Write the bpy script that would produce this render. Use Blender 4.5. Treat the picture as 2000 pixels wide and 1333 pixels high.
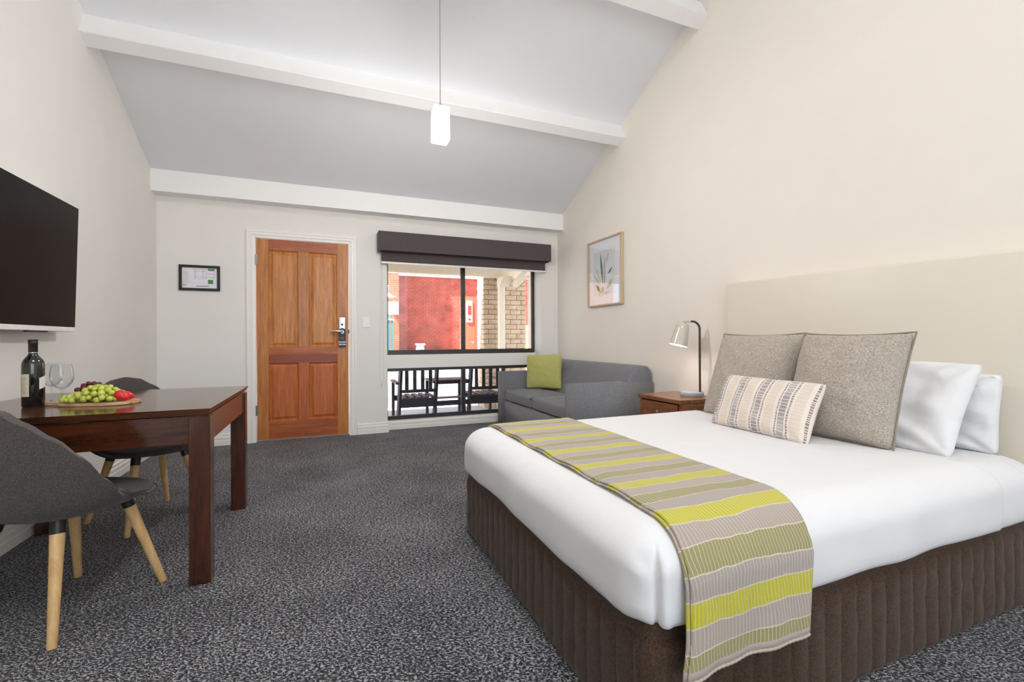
import bpy, bmesh, math, random
from mathutils import Vector, Matrix, noise
random.seed(7)
PI = math.pi
SC = bpy.context.scene
COL = SC.collection
for o in list(bpy.data.objects): bpy.data.objects.remove(o)

# ---------------------------------------------------------------- camera
cam_d = bpy.data.cameras.new('camera'); cam = bpy.data.objects.new('camera', cam_d); COL.objects.link(cam)
cam_d.sensor_width = 36; cam_d.lens = 888.8 * 36 / 2000; cam_d.shift_y = -3.9 / 2000
cam_d.clip_start = 0.05; cam_d.clip_end = 200
_yaw, _ro = math.radians(22.32), math.radians(0.27)
_F = Vector((math.sin(_yaw), math.cos(_yaw), 0)); _R = Vector((math.cos(_yaw), -math.sin(_yaw), 0)); _U = Vector((0, 0, 1))
_R2 = _R * math.cos(_ro) - _U * math.sin(_ro); _U2 = _R * math.sin(_ro) + _U * math.cos(_ro)
m = Matrix((_R2, _U2, -_F)).transposed().to_4x4(); m.translation = (0, 0, 1.04)
cam.matrix_world = m
SC.camera = cam

# ---------------------------------------------------------------- world, sun, lights, exposure
W = bpy.data.worlds.new('sky'); SC.world = W; W.use_nodes = True
wn = W.node_tree; wn.nodes.clear()
sky = wn.nodes.new('ShaderNodeTexSky'); sky.sky_type = 'HOSEK_WILKIE'; sky.turbidity = 5; sky.ground_albedo = 0.4
sky.sun_direction = (-0.55, -0.25, 0.8)
bg = wn.nodes.new('ShaderNodeBackground'); out = wn.nodes.new('ShaderNodeOutputWorld')
hs = wn.nodes.new('ShaderNodeHueSaturation'); hs.inputs['Saturation'].default_value = .45; wn.links.new(sky.outputs[0], hs.inputs['Color']); wn.links.new(hs.outputs[0], bg.inputs[0]); wn.links.new(bg.outputs[0], out.inputs[0]); bg.inputs[1].default_value = 9.5
sd = bpy.data.lights.new('sun', 'SUN'); so = bpy.data.objects.new('sun', sd); COL.objects.link(so)
sd.energy = 40.0; sd.angle = math.radians(1.0); sd.color = (1, .96, .9)
so.rotation_euler = Vector((.55, .13, -.82)).to_track_quat('-Z', 'Y').to_euler(); so.location = (-6, -3, 12)

def area(name, loc, target, sx, sy, watts, color=(1, 1, 1)):
    d = bpy.data.lights.new(name, 'AREA'); d.shape = 'RECTANGLE'; d.size = sx; d.size_y = sy; d.energy = watts; d.color = color
    o = bpy.data.objects.new(name, d); COL.objects.link(o); o.location = loc
    o.rotation_euler = (Vector(target) - Vector(loc)).to_track_quat('-Z', 'Y').to_euler(); return o
# soft fill added behind the camera, set in the invented rear window opening
area('rear_fill', (0.7, -3.28, 1.75), (0.7, 2, 1.75), 3.3, 2.5, 9, (1, .985, .965))
# added overhead fill under the ridge, out of view; not a known lamp
area('overhead_fill', (0.4, -.3, 4.2), (0.4, .3, 0), 1.8, 1.2, 37, (1, .995, .98))
SC.view_settings.view_transform = 'Standard'; SC.view_settings.look = 'None'
SC.view_settings.gamma = 1; SC.view_settings.use_curve_mapping = False; SC.view_settings.exposure = 0.78
try:
    SC.cycles.use_denoising = True; SC.cycles.max_bounces = 10; SC.cycles.diffuse_bounces = 6; SC.cycles.transparent_max_bounces = 16
    SC.cycles.sample_clamp_indirect = 6; SC.cycles.caustics_reflective = False; SC.cycles.caustics_refractive = False
except Exception: pass

# ---------------------------------------------------------------- materials
def lin(c):
    return tuple((x / 12.92 if x <= .04045 else ((x + .055) / 1.055) ** 2.4) for x in c)
def rgb(r, g, b): return lin((r / 255, g / 255, b / 255)) + (1,)
class NT:
    def __init__(s, mt): s.t = mt.node_tree; s.n = s.t.nodes; s.l = s.t.links
    def new(s, ty, **k):
        n = s.n.new(ty)
        for a, v in k.items(): setattr(n, a, v)
        return n
    def link(s, a, b): s.l.new(a, b)
    def val(s, n, i, v): n.inputs[i].default_value = v
    def math(s, op, a, b=None, c=None):
        n = s.new('ShaderNodeMath', operation=op)
        for i, v in enumerate((a, b, c)):
            if v is None: continue
            if isinstance(v, (int, float)): n.inputs[i].default_value = v
            else: s.link(v, n.inputs[i])
        return n.outputs[0]
    def mix(s, fac, a, b):
        n = s.new('ShaderNodeMix', data_type='RGBA')
        for i, v in ((0, fac), (6, a), (7, b)):
            if isinstance(v, (int, float, tuple)): n.inputs[i].default_value = v
            else: s.link(v, n.inputs[i])
        return n.outputs[2]
    def ramp(s, fac, stops, interp='LINEAR'):
        n = s.new('ShaderNodeValToRGB'); n.color_ramp.interpolation = interp
        el = n.color_ramp.elements
        while len(el) < len(stops): el.new(.5)
        for e, (p, c) in zip(el, stops): e.position = p; e.color = c
        s.link(fac, n.inputs[0]); return n.outputs[0]
    def coord(s, kind='Object', scale=(1, 1, 1), rot=(0, 0, 0)):
        tc = s.new('ShaderNodeTexCoord'); mp = s.new('ShaderNodeMapping')
        mp.inputs['Scale'].default_value = scale; mp.inputs['Rotation'].default_value = rot
        s.link(tc.outputs[kind], mp.inputs[0]); return mp.outputs[0]
    def noise(s, vec, scale, detail=3, rough=.5, dist=0, out=0):
        n = s.new('ShaderNodeTexNoise'); s.link(vec, n.inputs['Vector'])
        s.val(n, 'Scale', scale); s.val(n, 'Detail', detail); s.val(n, 'Roughness', rough); s.val(n, 'Distortion', dist)
        return n.outputs[out]
    def bump(s, h, strength, dist=.01):
        n = s.new('ShaderNodeBump'); n.inputs['Strength'].default_value = strength; n.inputs['Distance'].default_value = dist
        s.link(h, n.inputs['Height']); s.link(n.outputs[0], s.bsdf.inputs['Normal'])
def base(name, col=(.8, .8, .8, 1), rough=.5, metal=0, spec=.5, coat=0, coat_r=.1, sheen=0):
    mt = bpy.data.materials.new(name); mt.use_nodes = True; t = NT(mt); b = t.n['Principled BSDF']; t.bsdf = b
    b.inputs['Base Color'].default_value = col; b.inputs['Roughness'].default_value = rough; b.inputs['Metallic'].default_value = metal
    b.inputs['Specular IOR Level'].default_value = spec; b.inputs['Coat Weight'].default_value = coat; b.inputs['Coat Roughness'].default_value = coat_r
    b.inputs['Sheen Weight'].default_value = sheen
    return mt, t
def plain(name, col, rough=.5, metal=0, spec=.5, coat=0, var=.04, scale=20, bump=0, sheen=0):
    mt, t = base(name, col, rough, metal, spec, coat, sheen=sheen)
    v = t.coord(); n = t.noise(v, scale)
    a = tuple(min(1, x * (1 - var)) for x in col[:3]) + (1,); b = tuple(min(1, x * (1 + var)) for x in col[:3]) + (1,)
    t.link(t.ramp(n, [(.3, a), (.7, b)]), t.bsdf.inputs['Base Color'])
    if bump: t.bump(t.noise(v, scale * 6), bump, .002)
    return mt
def fabric(name, c1, c2, scale=260, bump=.35, rough=.9, sheen=.15, aniso=(1, 1, 1), big=0):
    mt, t = base(name, c1, rough, spec=.2, sheen=sheen)
    v = t.coord('Object', aniso); n = t.noise(v, scale, 2, .7)
    col = t.ramp(n, [(.36, c1), (.64, c2)])
    if big:
        g = t.noise(t.coord(), 7, 2); col = t.mix(t.math('MULTIPLY', g, big), col, tuple(x * .75 for x in c1[:3]) + (1,))
    t.link(col, t.bsdf.inputs['Base Color']); t.bump(n, bump, .002); return mt
def wood(name, dark, light, axis='Z', scale=9, rough=.35, coat=.2, stretch=9, ring=.5, var=None):
    sc = {'X': (1, stretch, stretch), 'Y': (stretch, 1, stretch), 'Z': (stretch, stretch, 1)}[axis]
    mt, t = base(name, light, rough, coat=coat, coat_r=.12)
    v = t.coord('Object', sc)
    oi = t.new('ShaderNodeObjectInfo'); off = t.new('ShaderNodeVectorMath', operation='ADD'); t.link(v, off.inputs[0])
    comb = t.new('ShaderNodeCombineXYZ'); r = t.math('MULTIPLY', oi.outputs['Random'], 37.0)
    for i in range(3): t.link(r, comb.inputs[i])
    t.link(comb.outputs[0], off.inputs[1])
    n1 = t.noise(off.outputs[0], scale * .35, 4, .6, .6); n2 = t.noise(off.outputs[0], scale * 3.2, 3, .6)
    f = t.math('ADD', t.math('MULTIPLY', n1, 1 - ring * .5), t.math('MULTIPLY', n2, ring * .5))
    col = t.ramp(f, [(.33, dark), (.62, light)])
    if var:
        hsv = t.new('ShaderNodeHueSaturation'); t.link(col, hsv.inputs['Color'])
        t.link(t.math('ADD', t.math('MULTIPLY', oi.outputs['Random'], var), 1 - var / 2), hsv.inputs['Value']); col = hsv.outputs[0]
    t.link(col, t.bsdf.inputs['Base Color']); t.bump(n2, .08, .001); return mt
def emit(name, col, strength):
    mt, t = base(name, col); t.bsdf.inputs['Emission Color'].default_value = col; t.bsdf.inputs['Emission Strength'].default_value = strength; return mt
def glass(name, tint=(1, 1, 1, 1), gloss=.08, fac_scale=1.0):
    mt = bpy.data.materials.new(name); mt.use_nodes = True; t = NT(mt); t.n.clear()
    o = t.new('ShaderNodeOutputMaterial'); mx = t.new('ShaderNodeMixShader'); tr = t.new('ShaderNodeBsdfTransparent'); gl = t.new('ShaderNodeBsdfGlossy')
    gl.inputs['Roughness'].default_value = .02; tr.inputs[0].default_value = tint
    fr = t.new('ShaderNodeLayerWeight'); fr.inputs[0].default_value = .5
    t.link(t.math('MULTIPLY_ADD', t.math('POWER', fr.outputs['Facing'], 3.0), fac_scale, gloss), mx.inputs[0]); t.link(tr.outputs[0], mx.inputs[1]); t.link(gl.outputs[0], mx.inputs[2]); t.link(mx.outputs[0], o.inputs[0]); return mt

M = {}
M['wall'] = plain('wall_paint', rgb(232, 230, 226), .85, var=.012, scale=3, bump=.05)
M['wall_warm'] = plain('warm_wall_paint', rgb(234, 227, 217), .85, var=.012, scale=3, bump=.05)
M['ceil'] = plain('ceiling_paint', rgb(230, 232, 237), .9, var=.01, scale=3)
M['trim'] = plain('white_gloss_paint', rgb(238, 236, 231), .35, var=.01, scale=5)
M['beam'] = plain('beam_paint', rgb(242, 242, 243), .6, var=.01, scale=5)
# carpet: short light loops on charcoal
mt, t = base('carpet_loops', (.05, .05, .05, 1), .95, spec=.1, sheen=.1); M['carpet'] = mt
v = t.coord('Object', (1, 1, 1), (0, 0, .5)); wv = t.noise(v, 45, 2, .5, 0, 1)
ad = t.new('ShaderNodeVectorMath', operation='MULTIPLY_ADD'); t.link(wv, ad.inputs[0]); ad.inputs[1].default_value = (.02, .02, 0); t.link(v, ad.inputs[2])
mp = t.new('ShaderNodeMapping'); mp.inputs['Scale'].default_value = (1, 1.9, 1); t.link(ad.outputs[0], mp.inputs[0])
n = t.noise(mp.outputs[0], 92, 2.5, .62); big = t.noise(t.coord(), 2.2, 3)
f = t.math('ADD', n, t.math('MULTIPLY', t.math('SUBTRACT', big, .5), .10))
t.link(t.ramp(f, [(.45, rgb(34, 34, 38)), (.515, rgb(62, 62, 66)), (.58, rgb(164, 164, 167))]), t.bsdf.inputs['Base Color']); t.bump(n, .6, .006)
M['cherry'] = wood('dark_cherry_wood', rgb(36, 16, 8), rgb(84, 42, 22), 'X', 8, .2, .5)
M['cherry_z'] = wood('dark_cherry_wood_upright', rgb(34, 15, 8), rgb(80, 39, 21), 'Z', 8, .22, .5)
M['table_top'] = wood('polished_table_top', rgb(58, 33, 20), rgb(98, 62, 40), 'X', 8, .13, .0)
M['night'] = wood('walnut_brown_wood', rgb(90, 50, 24), rgb(146, 92, 52), 'Y', 8, .3, .3)
M['cedar'] = wood('cedar_panel', rgb(164, 92, 38), rgb(208, 140, 72), 'Z', 10, .45, .15, 12, .6, .12)
M['cedar_stile'] = wood('cedar_stile', rgb(152, 86, 36), rgb(194, 126, 62), 'Z', 11, .45, .15, 12, .6, .16)
M['cedar_rail'] = wood('cedar_rail', rgb(140, 64, 28), rgb(182, 100, 48), 'X', 8, .45, .15, 12, .6, .14)
M['cedar_dark'] = wood('cedar_dark_rail', rgb(116, 46, 22), rgb(150, 70, 38), 'X', 8, .45, .15, 12)
M['cedar_low'] = wood('cedar_low_panel', rgb(156, 72, 28), rgb(194, 108, 48), 'Z', 10, .45, .15, 12, .6, .14)
M['oak'] = wood('light_oak', rgb(190, 148, 92), rgb(222, 184, 130), 'Z', 9, .45, .1, 10)
M['board'] = wood('acacia_board', rgb(160, 112, 70), rgb(222, 186, 140), 'X', 14, .5, .1, 7)
M['pic_wood'] = wood('pale_frame_wood', rgb(176, 152, 120), rgb(204, 182, 150), 'Z', 9, .5, 0, 10)
M['chairfab'] = fabric('charcoal_chair_fabric', rgb(54, 51, 50), rgb(98, 92, 90), 330)
M['chairfab2'] = plain('chair_piping', rgb(66, 63, 64), .9)
M['sofa'] = fabric('grey_sofa_fabric', rgb(94, 95, 99), rgb(140, 141, 146), 300, .3, big=.2)
M['euro'] = fabric('taupe_weave', rgb(140, 130, 118), rgb(196, 187, 176), 240, .5, aniso=(.5, 1, 1.6))
M['euro_pipe'] = plain('taupe_piping', rgb(142, 132, 120), .9)
M['yellow'] = fabric('chartreuse_linen', rgb(170, 168, 92), rgb(200, 198, 128), 240, .35, big=.25)
M['skirt'] = fabric('brown_quilted_cover', rgb(50, 35, 25), rgb(82, 61, 45), 200, .3)
M['blind'] = fabric('charcoal_blind_cloth', rgb(72, 64, 66), rgb(96, 88, 90), 300, .25)
M['leather'] = plain('cream_vinyl', rgb(222, 214, 199), .45, var=.01, scale=3)
M['black'] = plain('black_plastic', rgb(20, 20, 21), .4)
M['darkgrey'] = plain('dark_aluminium', rgb(60, 61, 62), .35, metal=.3)
M['black_frame'] = plain('black_frame_wood', rgb(26, 24, 23), .35)
M['white_plastic'] = plain('white_plastic', rgb(236, 236, 234), .35)
M['screen'] = base('tv_screen', rgb(9, 9, 10), .34, spec=.1)[0]
M['steel'] = plain('brushed_steel', rgb(190, 190, 190), .3, metal=1, var=.03, scale=60)
M['brass_d'] = plain('dull_hinge_metal', rgb(150, 148, 140), .4, metal=.8)
M['bronze'] = plain('dark_bronze', rgb(84, 74, 64), .35, metal=.6)
M['chrome'] = plain('chrome', rgb(225, 225, 225), .1, metal=1)
M['conc'] = plain('grey_concrete', rgb(168, 172, 178), .7, var=.08, scale=40)
M['shade'] = plain('greige_enamel', rgb(196, 188, 176), .2, coat=.5, var=.01)
M['shade_in'] = plain('white_enamel_inside', rgb(250, 250, 248), .4, var=.01)
M['paper'] = plain('white_paper', rgb(232, 232, 240), .7, var=.02)
M['paper2'] = plain('mount_board', rgb(236, 237, 242), .8, var=.01)
M['cord'] = plain('pale_cord', rgb(200, 198, 194), .6)
M['cord_d'] = plain('grey_cord', rgb(150, 150, 150), .6)
M['bulb'] = emit('glowing_bulb', (1, .96, .9, 1), 14)
# frosted pendant glass lit by the lamp inside it
mt, t = base('lit_opal_glass', rgb(246, 246, 244), .3); M['opal'] = mt
gz = t.new('ShaderNodeTexCoord'); sp = t.new('ShaderNodeSeparateXYZ'); t.link(gz.outputs['Object'], sp.inputs[0])
e = t.ramp(t.math('MULTIPLY_ADD', sp.outputs[2], 4.6, 1.0), [(0, (1, 1, 1, 1)), (.45, (.75, .75, .75, 1)), (.8, (.12, .12, .12, 1)), (1, (.04, .04, .04, 1))])
t.bsdf.inputs['Emission Color'].default_value = (1, .99, .97, 1); t.link(t.math('MULTIPLY', e, 3.2), t.bsdf.inputs['Emission Strength'])
# white cotton
def cotton(name, col, wr=.25, sc=4):
    mt, t = base(name, col, .75, spec=.25, sheen=.1); v = t.coord('Object', (1, 1, 1)); n1 = t.noise(v, sc, 3, .5, .8); n2 = t.noise(v, 600, 1)
    t.bump(t.math('ADD', n1, t.math('MULTIPLY', n2, .02)), wr, .02)
    t.link(t.ramp(n1, [(.3, tuple(x * .985 for x in col[:3]) + (1,)), (.7, col)]), t.bsdf.inputs['Base Color']); return mt
M['cotton'] = cotton('white_cotton', rgb(226, 226, 227))
M['pillow'] = cotton('white_pillow_cotton', rgb(229, 229, 230), .5, 7)
# glass
M['pane'] = glass('window_glass', gloss=.018, fac_scale=.4)
M['wine_glass'] = glass('clear_thin_glass', (.965, .97, .975, 1), .03, .75)
M['pic_glass'] = glass('picture_glass', gloss=.035, fac_scale=.4)
M['bottle'] = base('dark_bottle_glass', rgb(14, 16, 18), .06, spec=.6, coat=.6)[0]
M['capsule'] = plain('black_capsule', rgb(34, 28, 28), .35)
M['label'] = plain('cream_label', rgb(214, 202, 174), .7)
M['label_w'] = plain('white_label', rgb(232, 228, 220), .7)
M['ink'] = plain('label_ink', rgb(96, 84, 78), .8)
def fruit(name, c1, c2, sss=.15, rough=.28):
    mt, t = base(name, c1, rough); v = t.coord('Object'); n = t.noise(v, 60, 2)
    t.link(t.ramp(n, [(.3, c1), (.7, c2)]), t.bsdf.inputs['Base Color'])
    t.bsdf.inputs['Subsurface Weight'].default_value = sss; t.bsdf.inputs['Subsurface Scale'].default_value = .01; return mt
M['grape_g'] = fruit('green_grape_skin', rgb(176, 188, 66), rgb(206, 212, 104))
M['grape_r'] = fruit('red_grape_skin', rgb(84, 22, 36), rgb(112, 36, 50))
M['straw'] = fruit('strawberry_skin', rgb(196, 22, 34), rgb(220, 40, 48))
M['leaf'] = plain('green_leaf', rgb(84, 124, 48), .6)
M['stem'] = plain('grape_stem', rgb(130, 134, 60), .6)
# outside
M['red_brick'] = plain('red_brick', rgb(158, 74, 60), .9, var=.35, scale=2.3)
M['orange_brick'] = plain('orange_brick', rgb(166, 84, 58), .9, var=.3, scale=3)
M['red_mortar'] = plain('pale_mortar', rgb(190, 146, 130), .9, var=.1, scale=3)
M['tan_brick'] = plain('tan_split_block', rgb(196, 172, 146), .95, var=.14, scale=9, bump=.8)
M['tan_mortar'] = plain('brown_mortar', rgb(122, 106, 92), .95, var=.1, scale=8)
M['cream_paint'] = plain('cream_exterior_paint', rgb(222, 210, 190), .6, var=.03)
M['asphalt'] = plain('pale_asphalt', rgb(80, 81, 87), .95, var=.08, scale=3, bump=.4)
M['concrete_path'] = plain('cream_concrete', rgb(154, 156, 158), .95, var=.06, scale=2)
M['line_white'] = plain('white_road_paint', rgb(236, 236, 236), .8)
M['black_metal'] = plain('black_painted_wood', rgb(40, 38, 42), .5)
M['bench_slat'] = plain('weathered_dark_slat', rgb(72, 64, 72), .55, var=.15)
M['redpaint'] = plain('signal_red_paint', rgb(206, 36, 40), .5)
M['orangepaint'] = plain('orange_render', rgb(180, 76, 48), .7)
M['teal'] = plain('teal_metal', rgb(28, 92, 92), .5)
M['white_out'] = plain('white_exterior_paint', rgb(240, 240, 240), .6)
M['hedge'] = plain('hedge_leaf', rgb(150, 170, 60), .8, var=.4, scale=14)
M['ylw_fence'] = plain('ochre_fence', rgb(214, 170, 90), .8)
M['green_sign'] = plain('sign_green', rgb(84, 140, 84), .7)
M['grey_ink'] = plain('grey_ink', rgb(120, 118, 130), .8)
M['pink_ink'] = plain('red_ink', rgb(216, 160, 166), .8)
M['tagwhite'] = plain('tag_white_ink', rgb(240, 240, 240), .8)
M['tagorange'] = plain('tag_orange_ink', rgb(226, 140, 80), .8)

# ---------------------------------------------------------------- mesh helpers
def wloc(o):
    v = Vector((0, 0, 0))
    while o is not None: v += o.location; o = o.parent
    return v
def obj(name, bm, mt, parent=None, world=True, smooth=False, **props):
    me = bpy.data.meshes.new(name)
    if parent is not None and world: bmesh.ops.translate(bm, verts=bm.verts, vec=-wloc(parent))
    bmesh.ops.recalc_face_normals(bm, faces=bm.faces)
    if smooth:
        for f in bm.faces: f.smooth = True
    bm.to_mesh(me); bm.free()
    for x in (mt if isinstance(mt, (list, tuple)) else [mt]): me.materials.append(x)
    if smooth and smooth != 'all':
        try: me.set_sharp_from_angle(angle=math.radians(smooth if isinstance(smooth, (int, float)) and smooth > 1 else 40))
        except Exception: pass
    o = bpy.data.objects.new(name, me); COL.objects.link(o)
    if parent is not None: o.parent = parent
    for k, v in props.items(): o[k] = v
    return o
def tag(o, label=None, cat=None, group=None, kind=None):
    if label: o['label'] = label
    if cat: o['category'] = cat
    if group: o['group'] = group
    if kind: o['kind'] = kind
    return o
def thing(name, loc, label, cat, group=None, kind=None, rz=0):
    o = bpy.data.objects.new(name, None); COL.objects.link(o); o.location = loc; o.rotation_euler = (0, 0, rz); o.empty_display_size = .05
    return tag(o, label, cat, group, kind)
def box(bm, x0, x1, y0, y1, z0, z1, bev=0, seg=1, mi=0):
    vs = [bm.verts.new(p) for p in ((x0, y0, z0), (x1, y0, z0), (x1, y1, z0), (x0, y1, z0), (x0, y0, z1), (x1, y0, z1), (x1, y1, z1), (x0, y1, z1))]
    fs = [bm.faces.new([vs[i] for i in q]) for q in ((3, 2, 1, 0), (4, 5, 6, 7), (0, 1, 5, 4), (1, 2, 6, 5), (2, 3, 7, 6), (3, 0, 4, 7))]
    for f in fs: f.material_index = mi
    if bev:
        es = set(e for f in fs for e in f.edges)
        r = bmesh.ops.bevel(bm, geom=list(es), offset=bev, segments=seg, affect='EDGES', profile=.5)
        for f in r['faces']: f.material_index = mi
    return vs
def B(*a, **k):
    bm = bmesh.new(); box(bm, *a, **k); return bm
def prism(bm, pts, axis, a0, a1, mi=0):
    """pts 2-D outline in the plane normal to axis"""
    def P(p, a):
        return {'X': (a, p[0], p[1]), 'Y': (p[0], a, p[1]), 'Z': (p[0], p[1], a)}[axis]
    v0 = [bm.verts.new(P(p, a0)) for p in pts]; v1 = [bm.verts.new(P(p, a1)) for p in pts]
    n = len(pts); fs = [bm.faces.new(v0), bm.faces.new(v1[::-1])]
    for i in range(n): fs.append(bm.faces.new((v0[i], v0[(i + 1) % n], v1[(i + 1) % n], v1[i])))
    for f in fs: f.material_index = mi
def frame_of(d):
    d = d.normalized(); a = Vector((0, 0, 1)) if abs(d.z) < .95 else Vector((1, 0, 0))
    x = d.cross(a).normalized(); return x, x.cross(d).normalized()
def tube(bm, pts, r, seg=8, cap=True, mi=0):
    pts = [Vector(p) for p in pts]; rs = r if isinstance(r, (list, tuple)) else [r] * len(pts); rings = []; px = None
    for i, p in enumerate(pts):
        d = (pts[min(i + 1, len(pts) - 1)] - pts[max(i - 1, 0)])
        x, y = frame_of(d)
        if px is not None:
            x = (px - d.normalized() * px.dot(d.normalized())).normalized(); y = x.cross(d.normalized()).normalized()
        px = x
        rings.append([bm.verts.new(p + (x * math.cos(2 * PI * k / seg) + y * math.sin(2 * PI * k / seg)) * rs[i]) for k in range(seg)])
    for a, b in zip(rings, rings[1:]):
        for k in range(seg): bm.faces.new((a[k], a[(k + 1) % seg], b[(k + 1) % seg], b[k])).material_index = mi
    if cap: bm.faces.new(rings[0]); bm.faces.new(rings[-1][::-1])
def T(pts, r, **k):
    bm = bmesh.new(); tube(bm, pts, r, **k); return bm
def lathe(bm, prof, c=(0, 0, 0), seg=32, close=False):
    rings = []
    for r, z in prof:
        if r < 1e-5: rings.append([bm.verts.new((c[0], c[1], c[2] + z))])
        else: rings.append([bm.verts.new((c[0] + r * math.cos(2 * PI * k / seg), c[1] + r * math.sin(2 * PI * k / seg), c[2] + z)) for k in range(seg)])
    for a, b in zip(rings, rings[1:]):
        for k in range(seg):
            q = [a[k % len(a)], a[(k + 1) % len(a)], b[(k + 1) % len(b)], b[k % len(b)]]
            u = []
            for v in q:
                if v not in u: u.append(v)
            if len(u) > 2: bm.faces.new(u)
def LA(prof, c=(0, 0, 0), seg=32):
    bm = bmesh.new(); lathe(bm, prof, c, seg); return bm
def subsurf(o, l=1):
    md = o.modifiers.new('subsurf', 'SUBSURF'); md.levels = l; md.render_levels = l
def ellipsoid(bm, c, rx, ry, rz, u=12, v=8):
    r = bmesh.ops.create_uvsphere(bm, u_segments=u, v_segments=v, radius=1)
    for q in r['verts']: q.co = Vector((c[0] + q.co.x * rx, c[1] + q.co.y * ry, c[2] + q.co.z * rz))
    return r['verts']
def grid(bm, f, nu, nv, uvl=None, flip=False, mi=0):
    vs = [[bm.verts.new(f(i / nu, j / nv)) for j in range(nv + 1)] for i in range(nu + 1)]
    for i in range(nu):
        for j in range(nv):
            q = [(i, j), (i + 1, j), (i + 1, j + 1), (i, j + 1)]
            if flip: q = q[::-1]
            fc = bm.faces.new([vs[a][b] for a, b in q]); fc.material_index = mi
            if uvl:
                for lp, (a, b) in zip(fc.loops, q): lp[uvl].uv = (a / nu, b / nv)
    return vs

XL, XR, YB, YR = -1.474, 2.806, 5.262, -3.15
SL = .485
def zc(y): return 2.625 + SL * (5.101 - y)
RY = .2

# ================================================================ SETTING
tag(obj('floor', B(XL - .05, XR + .05, YR - .05, YB + .34, -.1, 0), M['carpet']), 'charcoal carpet with pale flecked loops covering the room floor', 'floor', kind='structure')
bm = bmesh.new()
prism(bm, [(YB + .5, zc(YB + .5)), (RY, zc(RY)), (YR - .3, zc(RY) - SL * (RY - YR + .3)), (YR - .3, zc(RY) - SL * (RY - YR + .3) + .12), (RY, zc(RY) + .12), (YB + .5, zc(YB + .5) + .12)], 'X', XL - .1, XR + .1)
tag(obj('ceiling', bm, M['ceil']), 'white raked ceiling rising towards the ridge', 'ceiling', kind='structure')
def gable(x0, x1):
    bm = bmesh.new(); e = .03
    prism(bm, [(YR - .2, -.1), (YB + .45, -.1), (YB + .45, zc(YB + .45) + e), (RY, zc(RY) + e), (YR - .2, zc(RY) - SL * (RY - YR + .2) + e)], 'X', x0, x1); return bm
tag(obj('wall_left', gable(XL - .15, XL), M['wall']), 'off-white left wall behind the television and table', 'wall', kind='structure')
tag(obj('wall_right', gable(XR, XR + .15), M['wall_warm']), 'warm beige gable wall behind the bed and sofa', 'wall', kind='structure')
bm = bmesh.new(); T0 = YB + .338; ZT = 2.75
DX0, DX1, DZ = -.66, .252, 2.095; WX0, WX1, WZ = .646, 2.568, 2.06
for a in ((XL, DX0, YB, T0, -.1, ZT), (DX0, DX1, YB, T0, DZ, ZT), (DX1, WX0, YB, T0, -.1, ZT), (WX0, WX1, YB, T0, WZ, ZT), (WX1, XR, YB, T0, -.1, ZT)): box(bm, *a)
tag(obj('wall_back', bm, M['wall']), 'off-white far wall with the timber door and the window bay', 'wall', kind='structure')
# unseen wall behind the camera; its tall window is added for fill light
bm = bmesh.new()
for a in ((XL, -1.0, YR - .15, YR, 0, 3.7), (2.4, XR, YR - .15, YR, 0, 3.7), (-1.0, 2.4, YR - .15, YR, 0, .45), (-1.0, 2.4, YR - .15, YR, 3.05, 3.7)): box(bm, *a)
tag(obj('wall_front', bm, M['wall']), 'off-white wall behind the viewer with an opening added for fill light', 'wall', kind='structure')
w3 = thing('added_window', (.7, YR - .07, .45), 'tall three-light window added behind the viewer for fill light', 'window', kind='structure')
for x in (-1.0, .12, 1.26, 2.36): obj('window_frame', B(x, x + .04, YR - .1, YR - .05, .45, 3.05), M['darkgrey'], w3)
obj('glass_pane', B(-.98, 2.38, YR - .08, YR - .075, .47, 3.03), M['pane'], w3)

# cornice beam and exposed beams
tag(obj('trim_1', B(XL, XR, 5.106, YB, 2.42, zc(5.106) + .012), M['beam']), 'white boxed cornice beam along the top of the far wall', 'beam', kind='structure')
nrm = Vector((0, -SL, -1)).normalized(); dn = Vector((0, 1, -SL)).normalized()
for i, (y, h, w) in enumerate(((3.878, .174, .112), (2.80, .174, .118), (1.45, .174, .118))):
    p = Vector((0, y, zc(y))); q = [p - nrm * .03, p + nrm * h, p + nrm * h + dn * w, p + dn * w - nrm * .03]
    bm = bmesh.new(); prism(bm, [(a.y, a.z) for a in q], 'X', XL, XR)
    bmesh.ops.bevel(bm, geom=[e for e in bm.edges if abs(e.verts[0].co.x - e.verts[1].co.x) > 1], offset=.004, segments=2, affect='EDGES')
    tag(obj('trim_%d' % (i + 2), bm, M['beam']), ['white exposed beam nearest the far wall', 'white exposed beam cut by the top of the picture', 'white exposed beam near the ridge above the viewer'][i], 'beam', kind='structure')

# baseboards
def skirt_prof(h=.115):
    return [(0, 0), (.018, 0), (.018, .05), (.013, .056), (.018, .062), (.018, .084), (.012, .09), (.013, h - .006), (.006, h), (0, h)]
bm = bmesh.new(); prism(bm, [(XL + a, b) for a, b in skirt_prof()], 'Y', YR, YB)
tag(obj('baseboard_left', bm, M['trim']), 'white moulded baseboard along the left wall', 'baseboard', kind='structure')
bm = bmesh.new(); prism(bm, [(YB - a, b) for a, b in skirt_prof()], 'X', XL, -.737); prism(bm, [(YB - a, b) for a, b in skirt_prof()], 'X', .322, WX0 + .012)
tag(obj('baseboard_back', bm, M['trim']), 'white moulded baseboard either side of the timber door', 'baseboard', kind='structure')
bm = bmesh.new(); prism(bm, [(XR - a, b) for a, b in skirt_prof()], 'Y', YR, YB)
tag(obj('baseboard_right', bm, M['trim']), 'white moulded baseboard along the beige wall', 'baseboard', kind='structure')
bm = bmesh.new(); prism(bm, [(YB - a, b) for a, b in skirt_prof()], 'X', WX1 - .012, XR)
tag(obj('trim_5', bm, M['trim']), 'short baseboard right of the window behind the sofa', 'baseboard', kind='structure')
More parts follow.
